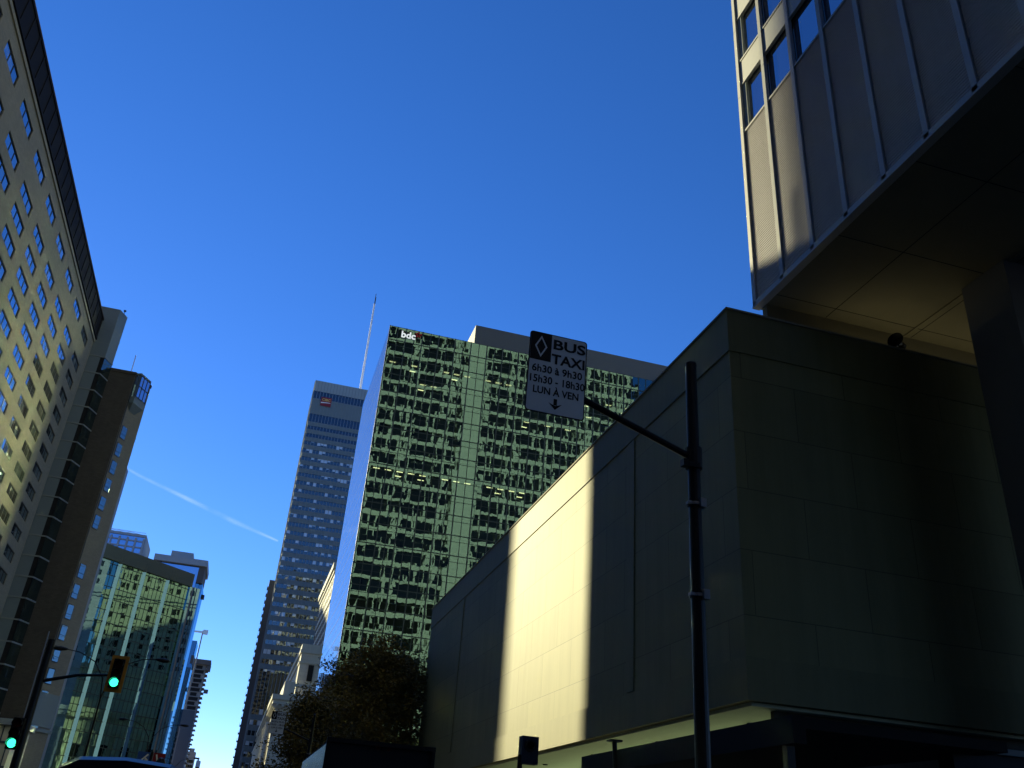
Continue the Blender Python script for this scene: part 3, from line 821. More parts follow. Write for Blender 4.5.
def slabwin(fm, gm, zc):
    c = Vector((B_[0], B_[1], zc)) + fd * 1.2
    fm.obox(c + fn * 0.02, fd, fn, (0, 0, 1), 0.66, 0.03, 1.0)
    gm.obox(c + fn * 0.055 + Vector((0, 0, 0.32)), fd, fn, (0, 0, 1), 0.58, 0.012, 0.6)
    gm.obox(c + fn * 0.055 + Vector((0, 0, -0.62)), fd, fn, (0, 0, 1), 0.58, 0.012, 0.28)
slabwin(fm, gm, zs_[0])
w0 = fm.build('window', m_dframe, sb); p0 = gm.build('pane', glass('slab window glass', (0.35, 0.42, 0.42), (0.02, 0.024, 0.024), 1.6, 1.3, amp=0.003, refl=0.2), w0)
for z in zs_[1:]:
    a = w0.copy(); col.objects.link(a); a.parent = sb; a.location = (0, 0, z - zs_[0])
    b_ = p0.copy(); col.objects.link(b_); b_.parent = a
# corner bay (oriel)
oz0, oz1 = Z(55.2), ST + 0.1
oc = Vector((B_[0], B_[1], 0)) + fd * 1.6
p = MB(); p.obox(oc + Vector((0, 0, (oz0 + oz1) / 2)) + fn * 0.4, fd, fn, (0, 0, 1), 1.35, 0.42, (oz1 - oz0) / 2)
w_ = 1.35
lo = [oc + fd * s * w_ + fn * t for s, t in ((-1, 0), (-1, 0.82), (1, 0.82), (1, 0))]
p.quad(*[tuple(lo[i] + Vector((0, 0, oz0))) for i in (1, 2)], tuple(oc + fd * 0.7 + fn * 0.02 + Vector((0, 0, oz0 - 1.1))), tuple(oc - fd * 0.7 + fn * 0.02 + Vector((0, 0, oz0 - 1.1))))
p.quad(tuple(lo[0] + Vector((0, 0, oz0))), tuple(lo[1] + Vector((0, 0, oz0))), tuple(oc - fd * 0.7 + fn * 0.02 + Vector((0, 0, oz0 - 1.1))), tuple(oc - fd * 0.7 + fn * 0.01 + Vector((0, 0, oz0 - 1.1))))
bayo = p.build('corner_bay', m_bay, sb)
p = MB(); p.obox(oc + Vector((0, 0, (oz0 + oz1) / 2 + 0.35)) + fn * 0.84, fd, fn, (0, 0, 1), 1.25, 0.012, 1.75)
p.obox(oc - fd * 1.362 + fn * 0.42 + Vector((0, 0, (oz0 + oz1) / 2 + 0.35)), fn, fd, (0, 0, 1), 0.34, 0.012, 1.75); p.build('bay_glass', m_bluew, bayo)
p = MB()
for s in (-1.22, -0.45, 0.45, 1.22): p.obox(oc + fd * s + Vector((0, 0, (oz0 + oz1) / 2 + 0.35)) + fn * 0.87, fd, fn, (0, 0, 1), 0.06, 0.02, 1.8)
for zz in (-1.4, 0.35, 2.1): p.obox(oc + Vector((0, 0, (oz0 + oz1) / 2 + zz)) + fn * 0.87, fd, fn, (0, 0, 1), 1.28, 0.018, 0.07)
p.build('bay_frame', m_dframe, bayo)
p = MB(); p.tube([(-26.0, 131.5, ST), (-26.05, 131.5, ST + 3.9)], 0.07, 6); p.build('roof_antenna', m_logow, sb)
p = MB(); p.obox(Vector((B_[0], B_[1], Z(12))) + fd * 2.3 + fn * 0.06, fd, fn, (0, 0, 1), 2.0, 0.06, 2.0); p.obox(Vector((B_[0], B_[1], Z(9.6))) + fd * 2.2 + fn * 0.12, fd, fn, (0, 0, 1), 2.3, 0.14, 0.2); p.build('ledge', m_bay, sb)

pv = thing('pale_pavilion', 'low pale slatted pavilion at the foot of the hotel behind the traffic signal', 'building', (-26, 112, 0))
p = MB(); p.box(-30, -22.6, 112, 120, 0, Z(8.4)); p.build('wall', stone('cream panel', (0.62, 0.60, 0.45), var=0.12, scale=0.8), pv)  # cream kept pale in place of reflected light
p = MB(); p.box(-30.2, -22.2, 111.5, 120.4, Z(8.402), Z(9.0)); p.build('roof', m_slatel, pv)
p = MB()
for k in range(10): p.box(-29.8 + k * 0.75, -29.7 + k * 0.75, 111.9, 111.996, 0.2, Z(8.38))
for z in (4.2, 6.6): p.box(-30, -22.6, 111.86, 111.898, Z(z), Z(z + 0.2))
p.build('slats', m_mullg, pv)

# ------------------------------------------------------------------ far buildings on the left
gt = thing('green_glass_tower', 'broad green glass tower with blue vertical piers and an olive parapet', 'building', (-24, 311, 0))
P0, P1 = Vector((-49.6, 287.0, 0)), Vector((-23.9, 311.1, 0))
gd = (P1 - P0).normalized(); gn = Vector((gd.y, -gd.x, 0)); GL = (P1 - P0).length
GT = Z(75.0)
ext = 4.0
P00 = P0 - gd * ext
p = MB(); p.quad(tuple(P00), tuple(P1), (P1.x, P1.y, GT - 4.2), (P00.x, P00.y, GT - 4.2), uvs=[(0, 0), (GL + ext, 0), (GL + ext, GT - 4.2), (0, GT - 4.2)]); p.build('front_glass', m_gt, gt)
p = MB(); bk = -gn * 22
for a, b in ((P1, P1 + bk), (P1 + bk, P00 + bk), (P00 + bk, P00)): strip(p, a, b, 0, GT - 1)
p.poly([(q_.x, q_.y, GT - 1) for q_ in (P00, P1, P1 + bk, P00 + bk)]); p.build('body', m_bluew, gt)
p = MB(); p.obox((P00 + P1) / 2 + Vector((0, 0, GT - 2.1)) + gn * 0.25, gd, gn, (0, 0, 1), (GL + ext) / 2 + 0.2, 0.5, 2.1)
for s in range(3): p.obox((P00 + P1) / 2 + Vector((0, 0, GT - 0.9 - s * 1.2)) + gn * 0.77, gd, gn, (0, 0, 1), (GL + ext) / 2 + 0.2, 0.02, 0.05)
p.build('parapet', m_gtp, gt)
def gparam(r):      # x/y ratio -> distance along the facade
    return (r * P0.y - P0.x) / (gd.x - r * gd.y)
for r in (-0.151, -0.1255, -0.1005):
    s = gparam(r); c = P0 + gd * s
    p = MB(); zt_ = GT - 4.6
    a, b_, t_ = c - gd * 0.75, c + gd * 0.75, c + gn * 0.9
    strip(p, a, t_, 0, zt_); strip(p, t_, b_, 0, zt_)
    pr = p.build('pier', m_gtb, gt)
    p = MB(); ap_ = c + Vector((0, 0, zt_ + 3.0)) + gn * 0.8
    p.v += [tuple(a + Vector((0, 0, zt_ + 0.01))), tuple(t_ + Vector((0, 0, zt_ + 0.01))), tuple(b_ + Vector((0, 0, zt_ + 0.01))), tuple(ap_)]
    p.f += [(0, 1, 3), (1, 2, 3)]; p.uv += [[(0, 0)] * 3] * 2; p.smooth += [False] * 2
    p.build('pier_cap', m_gtp, pr)
# blue facet at the left and pale strips at the right corner
s = gparam(-0.1615)
p = MB(); c = P0 + gd * s; strip(p, P00 + gn * 0.9 - gd * 0.5, c + gn * 0.12, 0, GT - 4.6); p.build('blue_facet', m_gtb, gt)
p = MB()
for i, (off, ww) in enumerate(((0.15, 0.5), (1.9, 0.35), (3.3, 0.6))):
    c = P1 + gd * off + Vector((0, 0, (GT - 4) / 2)); p.obox(c, gd, gn, (0, 0, 1), ww, 0.5, (GT - 4) / 2)
build_each(p, 6, 'corner_strip', m_gtb, gt)
p = MB(); c = P1 + gd * 1.2 - gn * 0.3 + Vector((0, 0, (GT - 4) / 2)); p.obox(c, gd, gn, (0, 0, 1), 0.55, 0.4, (GT - 4) / 2); c = P1 + gd * 2.6 - gn * 0.3 + Vector((0, 0, (GT - 4) / 2)); p.obox(c, gd, gn, (0, 0, 1), 0.35, 0.4, (GT - 4) / 2); build_each(p, 6, 'corner_recess', m_conc, gt)
p = MB()
n = int((GL + ext) / 1.5)
for k in range(n + 1):
    c = P00 + gd * (k * 1.5) + Vector((0, 0, (GT - 4.6) / 2)) + gn * 0.05; p.obox(c, gd, gn, (0, 0, 1), 0.05, 0.04, (GT - 4.6) / 2)
z = 3.4
while z < GT - 5:
    p.obox((P00 + P1) / 2 + gn * 0.08 + Vector((0, 0, z)), gd, gn, (0, 0, 1), (GL + ext) / 2, 0.07, 0.09); z += 3.4
p.build('mullions', m_mull, gt)

hb = thing('strip_shade_block', 'unseen grey block added behind the brown brick slab to shade the stone block wall', 'building', (-52, 240, 0))  # unseen block added to cut the far edge of the sunlit strip
p = MB(); p.box(-62.7, -43.5, 240, 256, 0, Z(88)); p.build('wall', m_greyb, hb)
p = MB()
for k in range(24): p.box(-62.4, -44, 239.9, 239.996, 3 + k * 3.6, 5 + k * 3.6)
p.build('window_bands', m_winblk, hb)

bb = thing('pale_blue_office_block', 'pale blue office block with white piers peeping over the green glass tower', 'building', (-80, 520, 0))
p = MB(); p.box(-93, -69.7, 520, 550, 0, Z(142)); p.build('window_glass', m_bluew, bb)
p = MB()
for k in range(6): p.box(-92 + k * 4.3, -91 + k * 4.3, 519.2, 519.99, 0, Z(141))
p.box(-93, -69.2, 519.4, 550, Z(142.0), Z(143.4)); p.box(-69.69, -69.0, 519.6, 549, 0, Z(142))
for zz in (139, 135.5, 132, 128.5, 125): p.box(-93, -69.7, 519.6, 519.98, Z(zz), Z(zz + 0.8))
p.build('piers', m_greyb, bb)
p = MB()
for k in range(6): p.tube([(-93 + k * 4.6, 521, Z(143.4)), (-104 + k * 4.6, 521, Z(144.8))], 0.12, 5)
p.tube([(-93, 521, Z(144.8)), (-70, 521, Z(144.8))], 0.12, 5); p.build('roof_rail', m_greyb, bb)

bt_ = thing('blue_crowned_tower', 'blue glass tower with a flat overhanging grey crown and rooftop plant box', 'building', (-45, 520, 0))
p = MB(); p.box(-61, -37.6, 520, 545, 0, Z(130)); p.build('window_glass', m_bluew, bt_)
p = MB(); p.box(-62.2, -33.4, 517.5, 548, Z(130.2), Z(133.6)); cr = p.build('crown', m_greyb, bt_)
p = MB(); p.box(-37.5, -34.2, 519, 544, Z(121), Z(130.19)); p.build('crown_side', m_brownc, bt_)
p = MB(); p.box(-37.5, -35.6, 520.5, 543, 0, Z(120.9)); p.box(-35.5, -34.9, 521.5, 543, 0, Z(120.5)); p.box(-34.8, -33.6, 521, 543, 0, Z(120.9)); build_each(p, 6, 'corner_shaft', m_gtb, bt_)
p = MB(); p.box(-54.5, -42.6, 524, 540, Z(133.6), Z(138.3)); p.box(-53.5, -52.5, 523.8, 523.99, Z(135.5), Z(137)); p.build('plant_box', m_greyb, bt_)
p = MB(); p.box(-33.3, -31.5, 522, 526, Z(113.5), Z(115.5)); p.build('facade_winch', m_dark, bt_)

st = thing('slim_glass_tower', 'slim pale blue glass tower just right of the blue crowned tower', 'building', (-35, 600, 0))
p = MB(); p.box(-48, -34.2, 600, 620, 0, Z(103.9)); p.build('window_glass', m_gtb, st)
p = MB(); p.box(-35.6, -34.0, 599.6, 615, Z(90), Z(95)); p.build('louvre', m_brownc, st)

cn = thing('concrete_tower', 'raw concrete tower under construction with open floors and a working platform', 'building', (-40, 720, 0))
p = MB()
p.box(-40.5, -30.5, 720, 735, 0, Z(108))
for k in range(34): p.box(-40.8, -30.0, 719.2, 735, Z(2.0 + 3.2 * k), Z(2.45 + 3.2 * k)); p.box(-30.49, -28.6, 719.5, 733, Z(2.0 + 3.2 * k), Z(2.35 + 3.2 * k))
p.build('floors', m_conc, cn)
p = MB()
for k in range(20, 34): p.box(-39.5 + (k % 3), -33 + (k % 2) * 1.5, 719.4, 719.99, Z(2.6 + 3.2 * k), Z(4.9 + 3.2 * k))
p.build('open_bays', m_void, cn)
p = MB(); p.box(-41.5, -27.8, 717, 735, Z(108), Z(111.5)); p.box(-30, -27.2, 718, 724, Z(104), Z(107.9)); p.box(-28.5, -25.5, 719, 723, Z(88.5), Z(91)); build_each(p, 6, 'formwork', m_brownc, cn)

dk = thing('dark_tower_block', 'dark flat topped tower block in front of the concrete tower', 'building', (-30, 640, 0))
p = MB(); p.box(-36.0, -27.6, 640, 655, 0, Z(67.4)); p.build('wall', stone('dark blue cladding', (0.09, 0.10, 0.12), var=0.15, scale=0.05), dk)
p = MB()
for k in range(20): p.box(-27.59, -26.6, 641, 652, 3 + k * 3.2, 3.5 + k * 3.2)
build_each(p, 6, 'balcony', m_greyb, dk)
lb_ = thing('low_brick_block', 'low reddish brown block at the foot of the dark tower block', 'building', (-36, 610, 0))
p = MB(); p.box(-38.2, -33.6, 610, 625, 0, Z(54.5)); p.box(-37, -35, 612, 620, Z(54.5), Z(56.5)); p.build('wall', stone('red brown brick', (0.2, 0.15, 0.12), var=0.2, scale=0.1), lb_)
p = MB()
for k in range(15): p.box(-38, -33.8, 609.9, 609.99, 3 + k * 3.4, 5 + k * 3.4)
p.build('window_bands', m_winblk, lb_)
for i, (x0, x1, y, h, lab) in enumerate(((-31.5, -26, 760, 51, 'small grey block low beside the concrete tower'), (-26.8, -23.5, 840, 50, 'smallest pale block at the end of the street'))):
    ob = thing('street_end_block', lab, 'building', (x0, y, 0))
    p = MB(); p.box(x0, x1, y, y + 15, 0, Z(h)); p.box(x0 + 0.6, x1 - 1.4, y + 2, y + 8, Z(h), Z(h + 2.5)); p.build('wall', (m_conc, m_greyb)[i], ob)
    p = MB()
    for k in range(13): p.box(x0 + 0.4, x1 - 0.4, y - 0.1, y - 0.005, 4 + k * 3.4, 6 + k * 3.4)
    p.build('window_bands', m_winblk, ob)
cr_ = thing('tower_crane', 'construction crane with a pale jib above the far towers', 'crane', (-37, 700, 0))
p = MB(); p.tube([(-37.5, 700, 0), (-37.5, 700, Z(129))], 0.5, 6); p.build('crane_mast', m_conc, cr_)
p = MB(); p.box(-44, -34.8, 699.3, 700.7, Z(127.3), Z(128.4)); p.box(-37.2, -33.8, 699, 701, Z(126.5), Z(129.6)); p.build('jib', m_logow, cr_)

# ------------------------------------------------------------------ trees
def leaf_mat(name, cols):
    m, nt, b = newmat(name)
    oi = nd(nt, 'ShaderNodeNewGeometry')
    cr = nd(nt, 'ShaderNodeValToRGB')
    el = cr.color_ramp.elements
    el[0].color = c4(cols[0]); el[1].color = c4(cols[-1])
    for i, c in enumerate(cols[1:-1]):
        e = el.new((i + 1) / (len(cols) - 1)); e.color = c4(c)
    nt.links.new(oi.outputs['Random Per Island'], cr.inputs[0])
    nt.links.new(cr.outputs[0], b.inputs['Base Color'])
    b.inputs['Roughness'].default_value = 0.6; b.inputs['Specular IOR Level'].default_value = 0.2
    return m


m_leafb = leaf_mat('brown autumn leaf', [(0.09, 0.07, 0.014), (0.14, 0.095, 0.02), (0.12, 0.105, 0.024), (0.19, 0.12, 0.024)])
m_leafo = leaf_mat('orange autumn leaf', [(0.30, 0.10, 0.03), (0.38, 0.15, 0.04), (0.25, 0.09, 0.03)])


def tree(name, label, x, y, h, r, nleaf, m, seed, leaf=0.16, crown0=0.3, group=None):
    rr = random.Random(seed)
    t = thing(name, label, 'tree', (x, y, 0.1), group)
    tr = MB()
    tips = []
    tr.tube([(x, y, 0), (x + 0.05, y, h * 0.2), (x - 0.1, y + 0.1, h * 0.45), (x + 0.1, y, h * 0.78), (x, y, h * 0.95)], [h * 0.016, h * 0.013, h * 0.010, h * 0.005, 0.02], 8)
    for k in range(26):
        z0 = h * (crown0 + (0.9 - crown0) * (k / 26) ** 0.9)
        a = k * 2.4 + rr.uniform(-0.4, 0.4)
        rel = (z0 / h - crown0) / (1 - crown0)
        L = r * (1.0 - 0.75 * rel ** 1.6) * rr.uniform(0.7, 1.1)
        e = Vector((x + math.cos(a) * L, y + math.sin(a) * L, z0 + L * rr.uniform(0.25, 0.6)))
        m_ = Vector((x + math.cos(a) * L * 0.5, y + math.sin(a) * L * 0.5, z0 + L * 0.18))
        tr.tube([(x, y, z0), m_, e], [h * 0.005, h * 0.003, 0.012], 5)
        tips += [m_.lerp(e, 0.2), m_.lerp(e, 0.7), e]
        for q in range(4):
            s0 = m_.lerp(e, rr.random())
            e2 = s0 + Vector((rr.uniform(-1, 1), rr.uniform(-1, 1), rr.uniform(-0.1, 0.9))) * (r * 0.35)
            tr.tube([s0, e2], [0.02, 0.006], 4, caps=False); tips += [e2, s0.lerp(e2, 0.5)]
    tr.build('trunk', m_bark, t)
    lf = MB()
    for k in range(nleaf):
        c = rr.choice(tips)
        sg_ = r * 0.13
        p_ = Vector((rr.gauss(c.x, sg_), rr.gauss(c.y, sg_), rr.gauss(c.z, sg_ * 0.75)))
        u = Vector((rr.gauss(0, 1), rr.gauss(0, 1), rr.gauss(0, 0.6))).normalized(); w_ = u.cross(Vector((rr.gauss(0, 1), rr.gauss(0, 1), rr.gauss(0, 1)))).normalized()
        s_ = leaf * rr.uniform(0.6, 1.3)
        lf.quad(p_ - u * s_, p_ - w_ * s_ * 0.5, p_ + u * s_, p_ + w_ * s_ * 0.5, uvs=[(0, 0)] * 4)
    lf.build('crown', m, t)
    return t


G = 'brown street trees past the stone block'
tree('street_tree', 'tallest brown autumn tree, beside the far corner of the stone block', 12.6, 86, 18.8, 4.7, 26000, m_leafb, 11, group=G)
tree('street_tree', 'lower brown autumn tree at the left, in front of the classical building corner', 7.4, 96, 14.4, 4.4, 20000, m_leafb, 12, group=G)
tree('street_tree', 'brown autumn tree between the tallest one and the lower left one', 11.2, 104, 20.0, 4.8, 22000, m_leafb, 13, group=G)
tree('orange_tree', 'small orange autumn tree at the foot of the slate tower', 9.3, 245, 19.5, 4.0, 6000, m_leafo, 14, leaf=0.3) if False else tree('orange_tree', 'small orange autumn tree at the foot of the slate tower', 6.6, 240, 15.2, 3.2, 6000, m_leafo, 14, leaf=0.28)

# ------------------------------------------------------------------ bus lane sign posts
def bus_sign(label, x, y, cut):
    t = thing('bus_lane_sign_post', label, 'sign post', (x, y, 0.14), 'bus lane sign posts along the right kerb')
    p = MB(); p.tube([(x, y, 0.14), (x, y, Z(4.70))], [0.075, 0.058], 16); p.build('pole', m_dark, t)
    p = MB(); p.lathe((x, y, Z(4.70)), (0, 0, 1), [(0, 0.062), (0.03, 0.06), (0.05, 0.02)], 14); p.build('pole_cap', m_dark, t)
    p = MB(); p.tube([(x, y, Z(3.63)), (x - 1.21, y, Z(4.05)), (x - 1.42, y, Z(4.123))], 0.034, 10); p.build('arm', m_dark, t)
    p = MB(); p.lathe((x, y, Z(3.52)), (0, 0, 1), [(0, 0.085), (0.22, 0.085)], 14); p.box(x - 0.13, x - 0.07, y - 0.04, y + 0.04, Z(3.53), Z(3.6)); p.box(x - 0.16, x + 0.02, y - 0.1, y - 0.07, Z(3.5), Z(3.55)); p.build('clamp', m_dark, t)
    for zc in (Z(3.12), Z(2.22)):
        p = MB(); p.lathe((x, y, zc), (0, 0, 1), [(0, 0.079), (0.03, 0.079)], 14); p.box(x + 0.01, x + 0.07, y - 0.11, y - 0.05, zc - 0.03, zc + 0.06); p.box(x - 0.1, x - 0.06, y - 0.06, y + 0.0, zc, zc + 0.03); p.build('band_clamp', m_galv, t)
    # panel, slightly turned down to the left like the arm
    cx, cz, W, H = x - 1.505, Z(4.235), 0.616, 0.905
    cx, cz = x - 1.51, Z(4.234)
    a = R(0.6)
    ux, uz = Vector((math.cos(a), 0.0, -math.sin(a))), Vector((math.sin(a), 0, math.cos(a)))
    n = Vector((0, -1, 0)); c = Vector((cx, y - 0.05, cz))
    def rrect(mb, W, H, r, d, off):
        pts = []
        for sx, sz, a0 in ((1, 1, 0), (-1, 1, 90), (-1, -1, 180), (1, -1, 270)):
            for k in range(5):
                aa = R(a0 + k * 22.5); pts.append(((W / 2 - r) * sx + r * math.cos(aa), (H / 2 - r) * sz + r * math.sin(aa)))
        f3 = [c + ux * px_ + uz * pz_ + n * (off + d) for px_, pz_ in pts]; b3 = [q_ - n * d for q_ in f3]
        mb.poly(list(f3)); mb.poly(list(reversed(b3)))
        for i in range(len(pts)): mb.quad(b3[i], b3[(i + 1) % len(pts)], f3[(i + 1) % len(pts)], f3[i])
    p = MB(); rrect(p, W, H, 0.035, 0.003, 0.0); sp_ = p.build('sign_panel', m_signk, t)
    p = MB(); rrect(p, W - 0.024, H - 0.024, 0.028, 0.002, 0.0035); p.build('sign_face', m_signw, sp_)
    def q4(mb, u0, u1, v0, v1, o):
        mb.quad(*[c + ux * u_ + uz * v_ + n * o for u_, v_ in ((u0, v0), (u1, v0), (u1, v1), (u0, v1))])
    p = MB(); q4(p, -0.295, -0.075, 0.125, 0.44, 0.0075); p.build('symbol_panel', m_signk, sp_)
    p = MB(); dc = (-0.185, 0.285); ro, ri = (0.066, 0.125), (0.047, 0.092)
    O = [(dc[0] + ro[0] * i, dc[1] + ro[1] * j) for i, j in ((1, 0), (0, 1), (-1, 0), (0, -1))]; I = [(dc[0] + ri[0] * i, dc[1] + ri[1] * j) for i, j in ((1, 0), (0, 1), (-1, 0), (0, -1))]
    for i in range(4):
        j = (i + 1) % 4; p.quad(*[c + ux * u_ + uz * v_ + n * 0.0095 for u_, v_ in (O[i], O[j], I[j], I[i])])
    p.build('diamond', m_signw, sp_)
    for s, u_, v_, sz, bd in (('BUS', 0.115, 0.335, 0.155, 0.004), ('TAXI', 0.115, 0.165, 0.155, 0.004), ('6h30 à 9h30', 0.0, 0.03, 0.115, 0.002), ('15h30 - 18h30', 0.0, -0.09, 0.115, 0.002), ('LUN À VEN', 0.0, -0.21, 0.11, 0.002)):
        o = text('lettering', s, sz, m_signk, sp_, c + ux * u_ + uz * v_ + n * 0.0075, ux, uz, bold=bd, depth=0.0008)
        # stretch to the width of the printed line
        want = {'BUS': 0.345, 'TAXI': 0.355, '6h30 à 9h30': 0.53, '15h30 - 18h30': 0.575, 'LUN À VEN': 0.475}[s]
        us = [(v.co + t.location * 0).dot(ux) for v in o.data.vertices]
        mn, mxx = min(us), max(us); f_ = want / (mxx - mn); mid_ = (mn + mxx) / 2
        for v in o.data.vertices: v.co += ux * ((v.co.dot(ux) - mid_) * (f_ - 1))
    p = MB(); q4(p, -0.018, 0.018, -0.345, -0.275, 0.0075)
    p.v += [tuple(c + ux * u_ + uz * v_ + n * 0.0075) for u_, v_ in ((-0.07, -0.325), (0, -0.395), (0.07, -0.325), (0, -0.352))]; k = len(p.v) - 4
    p.f.append((k, k + 1, k + 2, k + 3)); p.uv.append([(0, 0)] * 4); p.smooth.append(False)
    p.build('arrow', m_signk, sp_)
    return t


bus_sign('near black post whose arm holds the large bus and taxi lane sign', 3.885, 7.4, 0)
bus_sign('distant bus and taxi lane sign post in front of the brown trees', 3.15, 41.5, 0)

# ------------------------------------------------------------------ traffic signal on the median
ts = thing('traffic_signal', 'traffic signal pole with a yellow framed signal on its arm showing green', 'traffic light', (-6.55, 34, 0.15))
p = MB(); p.tube([(-6.55, 34, 0.15), (-6.6, 34, Z(5.35))], [0.15, 0.11], 14); p.build('pole', m_dark, ts)
p = MB(); p.tube([(-6.73, 33.95, Z(2.6)), (-6.76, 33.95, Z(5.6))], 0.022, 6); p.build('conduit', m_galv, ts)
p = MB(); p.tube([(-6.58, 34, Z(3.98)), (-5.5, 34, Z(4.3)), (-4.45, 34, Z(4.42))], [0.06, 0.05, 0.04], 10); p.build('arm', m_dark, ts)
def head(parent, x, y, z, back=True):
    W, H = 0.34, 0.95
    p = MB()
    p.box(x - W / 2, x + W / 2, y - 0.12, y + 0.12, z - H / 2, z + H / 2); hd = p.build('signal_head', m_dark, parent)
    if back:
        p = MB(); bw, bh, t_ = 0.56, 1.2, 0.02
        p.box(x - bw / 2, x + bw / 2, y + 0.0, y + t_, z + H / 2 + 0.001, z + bh / 2); p.box(x - bw / 2, x + bw / 2, y, y + t_, z - bh / 2, z - H / 2 - 0.001)
        p.box(x - bw / 2, x - W / 2 - 0.001, y, y + t_, z - H / 2, z + H / 2); p.box(x + W / 2 + 0.001, x + bw / 2, y, y + t_, z - H / 2, z + H / 2)
        p.build('backplate', m_yellow, hd)
    for dz, m_ in ((0.30, m_lensr), (0.0, m_lensy), (-0.30, m_green)):
        p = MB(); p.lathe((x, y - 0.122, z + dz), (0, -1, 0), [(0, 0.135), (0.02, 0.12), (0.035, 0.07), (0.04, 0.0)], 20); p.build('lens', m_, hd)
        p = MB()
        n_ = 14
        for k in range(n_):
            a0, a1 = R(-20 + k * 220 / n_), R(-20 + (k + 1) * 220 / n_)
            q_ = [(x + 0.15 * math.cos(a), y - 0.121 - d, z + dz + 0.15 * math.sin(a)) for a, d in ((a0, 0), (a1, 0), (a1, 0.2), (a0, 0.2))]
            p.quad(*q_, uvs=[(0, 0)] * 4, smooth=True)
        p.build('visor', m_dark, hd)
    return hd
head(ts, -4.27, 33.9, Z(4.47))
sh_ = head(ts, -6.78, 33.75, Z(2.30), back=False)

# ------------------------------------------------------------------ double street lamps on the median
def lamp_post(label, x, y, h):
    t = thing('street_lamp', label, 'street lamp', (x, y, 0.15), 'double armed lamps along the median')
    p = MB(); p.tube([(x, y, 0.15), (x, y, h - 2.2)], [0.08, 0.045], 10); p.build('pole', m_dark, t)
    for s in (-1, 1):
        p = MB(); p.tube([(x, y, h - 2.2), (x + s * 0.15, y, h - 1.2), (x + s * 0.7, y, h - 0.45), (x + s * 1.5, y, h - 0.08), (x + s * 2.2, y, h)], [0.04, 0.032, 0.028, 0.024, 0.022], 8); p.build('arm', m_dark, t)
        p = MB(); p.lathe((x + s * 2.1, y, h), (s, 0, -0.03), [(0, 0.03), (0.1, 0.07), (0.35, 0.12), (0.6, 0.09), (0.72, 0.02)], 12); p.build('lamp_head', m_dark, t)
lamp_post('nearest double armed street lamp, behind the traffic signal', -6.75, 50, Z(7.5))
lamp_post('second double armed street lamp, lower in front of the green glass tower', -6.7, 84, Z(7.6))
lamp_post('farthest double armed street lamp, low above the van roof', -6.7, 130, Z(8.0))

# ------------------------------------------------------------------ small street things along the bottom edge
ps = thing('pedestrian_signal', 'dark square pedestrian signal seen from behind against the sunlit strip', 'signal', (5.7, 18, 0.14))
p = MB(); p.tube([(5.46, 18, 0.14), (5.46, 18, Z(1.72))], 0.05, 8); p.build('pole', m_dark, ps)
p = MB(); p.box(5.46, 5.80, 17.9, 18.15, Z(1.56), Z(2.07)); hd = p.build('housing', paint('dark blue housing', (0.02, 0.03, 0.05), rough=0.5), ps)
p = MB(); p.lathe((5.63, 17.895, Z(1.90)), (0, -1, 0), [(0, 0.115), (0.03, 0.115), (0.03, 0.075), (0.0, 0.07), (0.0, 0.0)], 18); p.build('ring', m_dark, hd)

cp = thing('entrance_canopy', 'low dark canopy with fins in front of the stone block at the bottom right', 'canopy', (9, 14, 0.14))
p = MB(); p.box(9.0, 9.25, 13.9, 24.0, Z(1.95), Z(2.40)); p.box(9.25, 13.4, 13.9, 24.0, Z(2.2), Z(2.38)); p.build('roof', stone('bitumen felt', (0.012, 0.012, 0.013), var=0.3), cp)
p = MB()
for y in (14.2, 17.4, 20.6, 23.6): p.box(9.05, 9.2, y, y + 0.15, 0.14, Z(1.948))
build_each(p, 6, 'post', m_dark, cp)
p = MB(); p.box(9.02, 9.06, 14, 24, 0.14, Z(0.6)); p.build('side_panel', m_dark, cp)
fs = thing('leaning_prop', 'slim dark prop leaning under the edge of the stone block', 'prop', (8.9, 21, 0.14))
p = MB(); p.tube([(9.15, 21.6, 0.14), (8.95, 21.6, Z(2.58))], 0.06, 8); p.build('shaft', m_dark, fs)
p = MB(); p.box(8.8, 9.1, 21.45, 21.75, Z(2.58), Z(2.62)); p.build('head_plate', m_dark, fs)
wl = thing('retaining_wall', 'dark low retaining wall right of the canopy in the bottom right corner', 'wall', (15, 12, 0.14))
p = MB(); p.box(12.8, 40, 14.6, 15.0, 0.14, Z(2.25)); p.build('wall', stone('dark concrete', (0.06, 0.06, 0.065), var=0.2), wl)
p = MB(); p.box(12.7, 40, 14.5, 15.1, Z(2.252), Z(2.36)); p.build('coping', m_slate, wl)

# truck ahead in the right lane
tk = thing('box_truck', 'dark box truck ahead in the right lane under the brown trees', 'truck', (3.4, 24, 0.0))
p = MB(); p.box(2.2, 4.7, 23, 30.5, 0.95, Z(2.12)); bx = p.build('cargo_box', stone('dark truck paint', (0.02, 0.02, 0.022), var=0.2, scale=1.5), tk)
p = MB(); p.box(2.17, 2.198, 23.05, 30.5, 1.0, Z(2.05)); p.build('side_skin', paint('polished aluminium skin', (0.55, 0.58, 0.6), rough=0.2, metallic=0.9), bx)
p = MB(); p.box(2.12, 4.78, 22.92, 23.04, Z(2.05), Z(2.15)); p.box(2.12, 2.2, 22.93, 23.04, 0.95, Z(2.05)); p.box(4.7, 4.78, 22.93, 23.04, 0.95, Z(2.05)); p.build('rear_frame', m_dark, bx)
p = MB(); p.box(2.3, 4.6, 31.0, 33.2, 0.6, 2.7); p.build('cab', m_dark, tk)
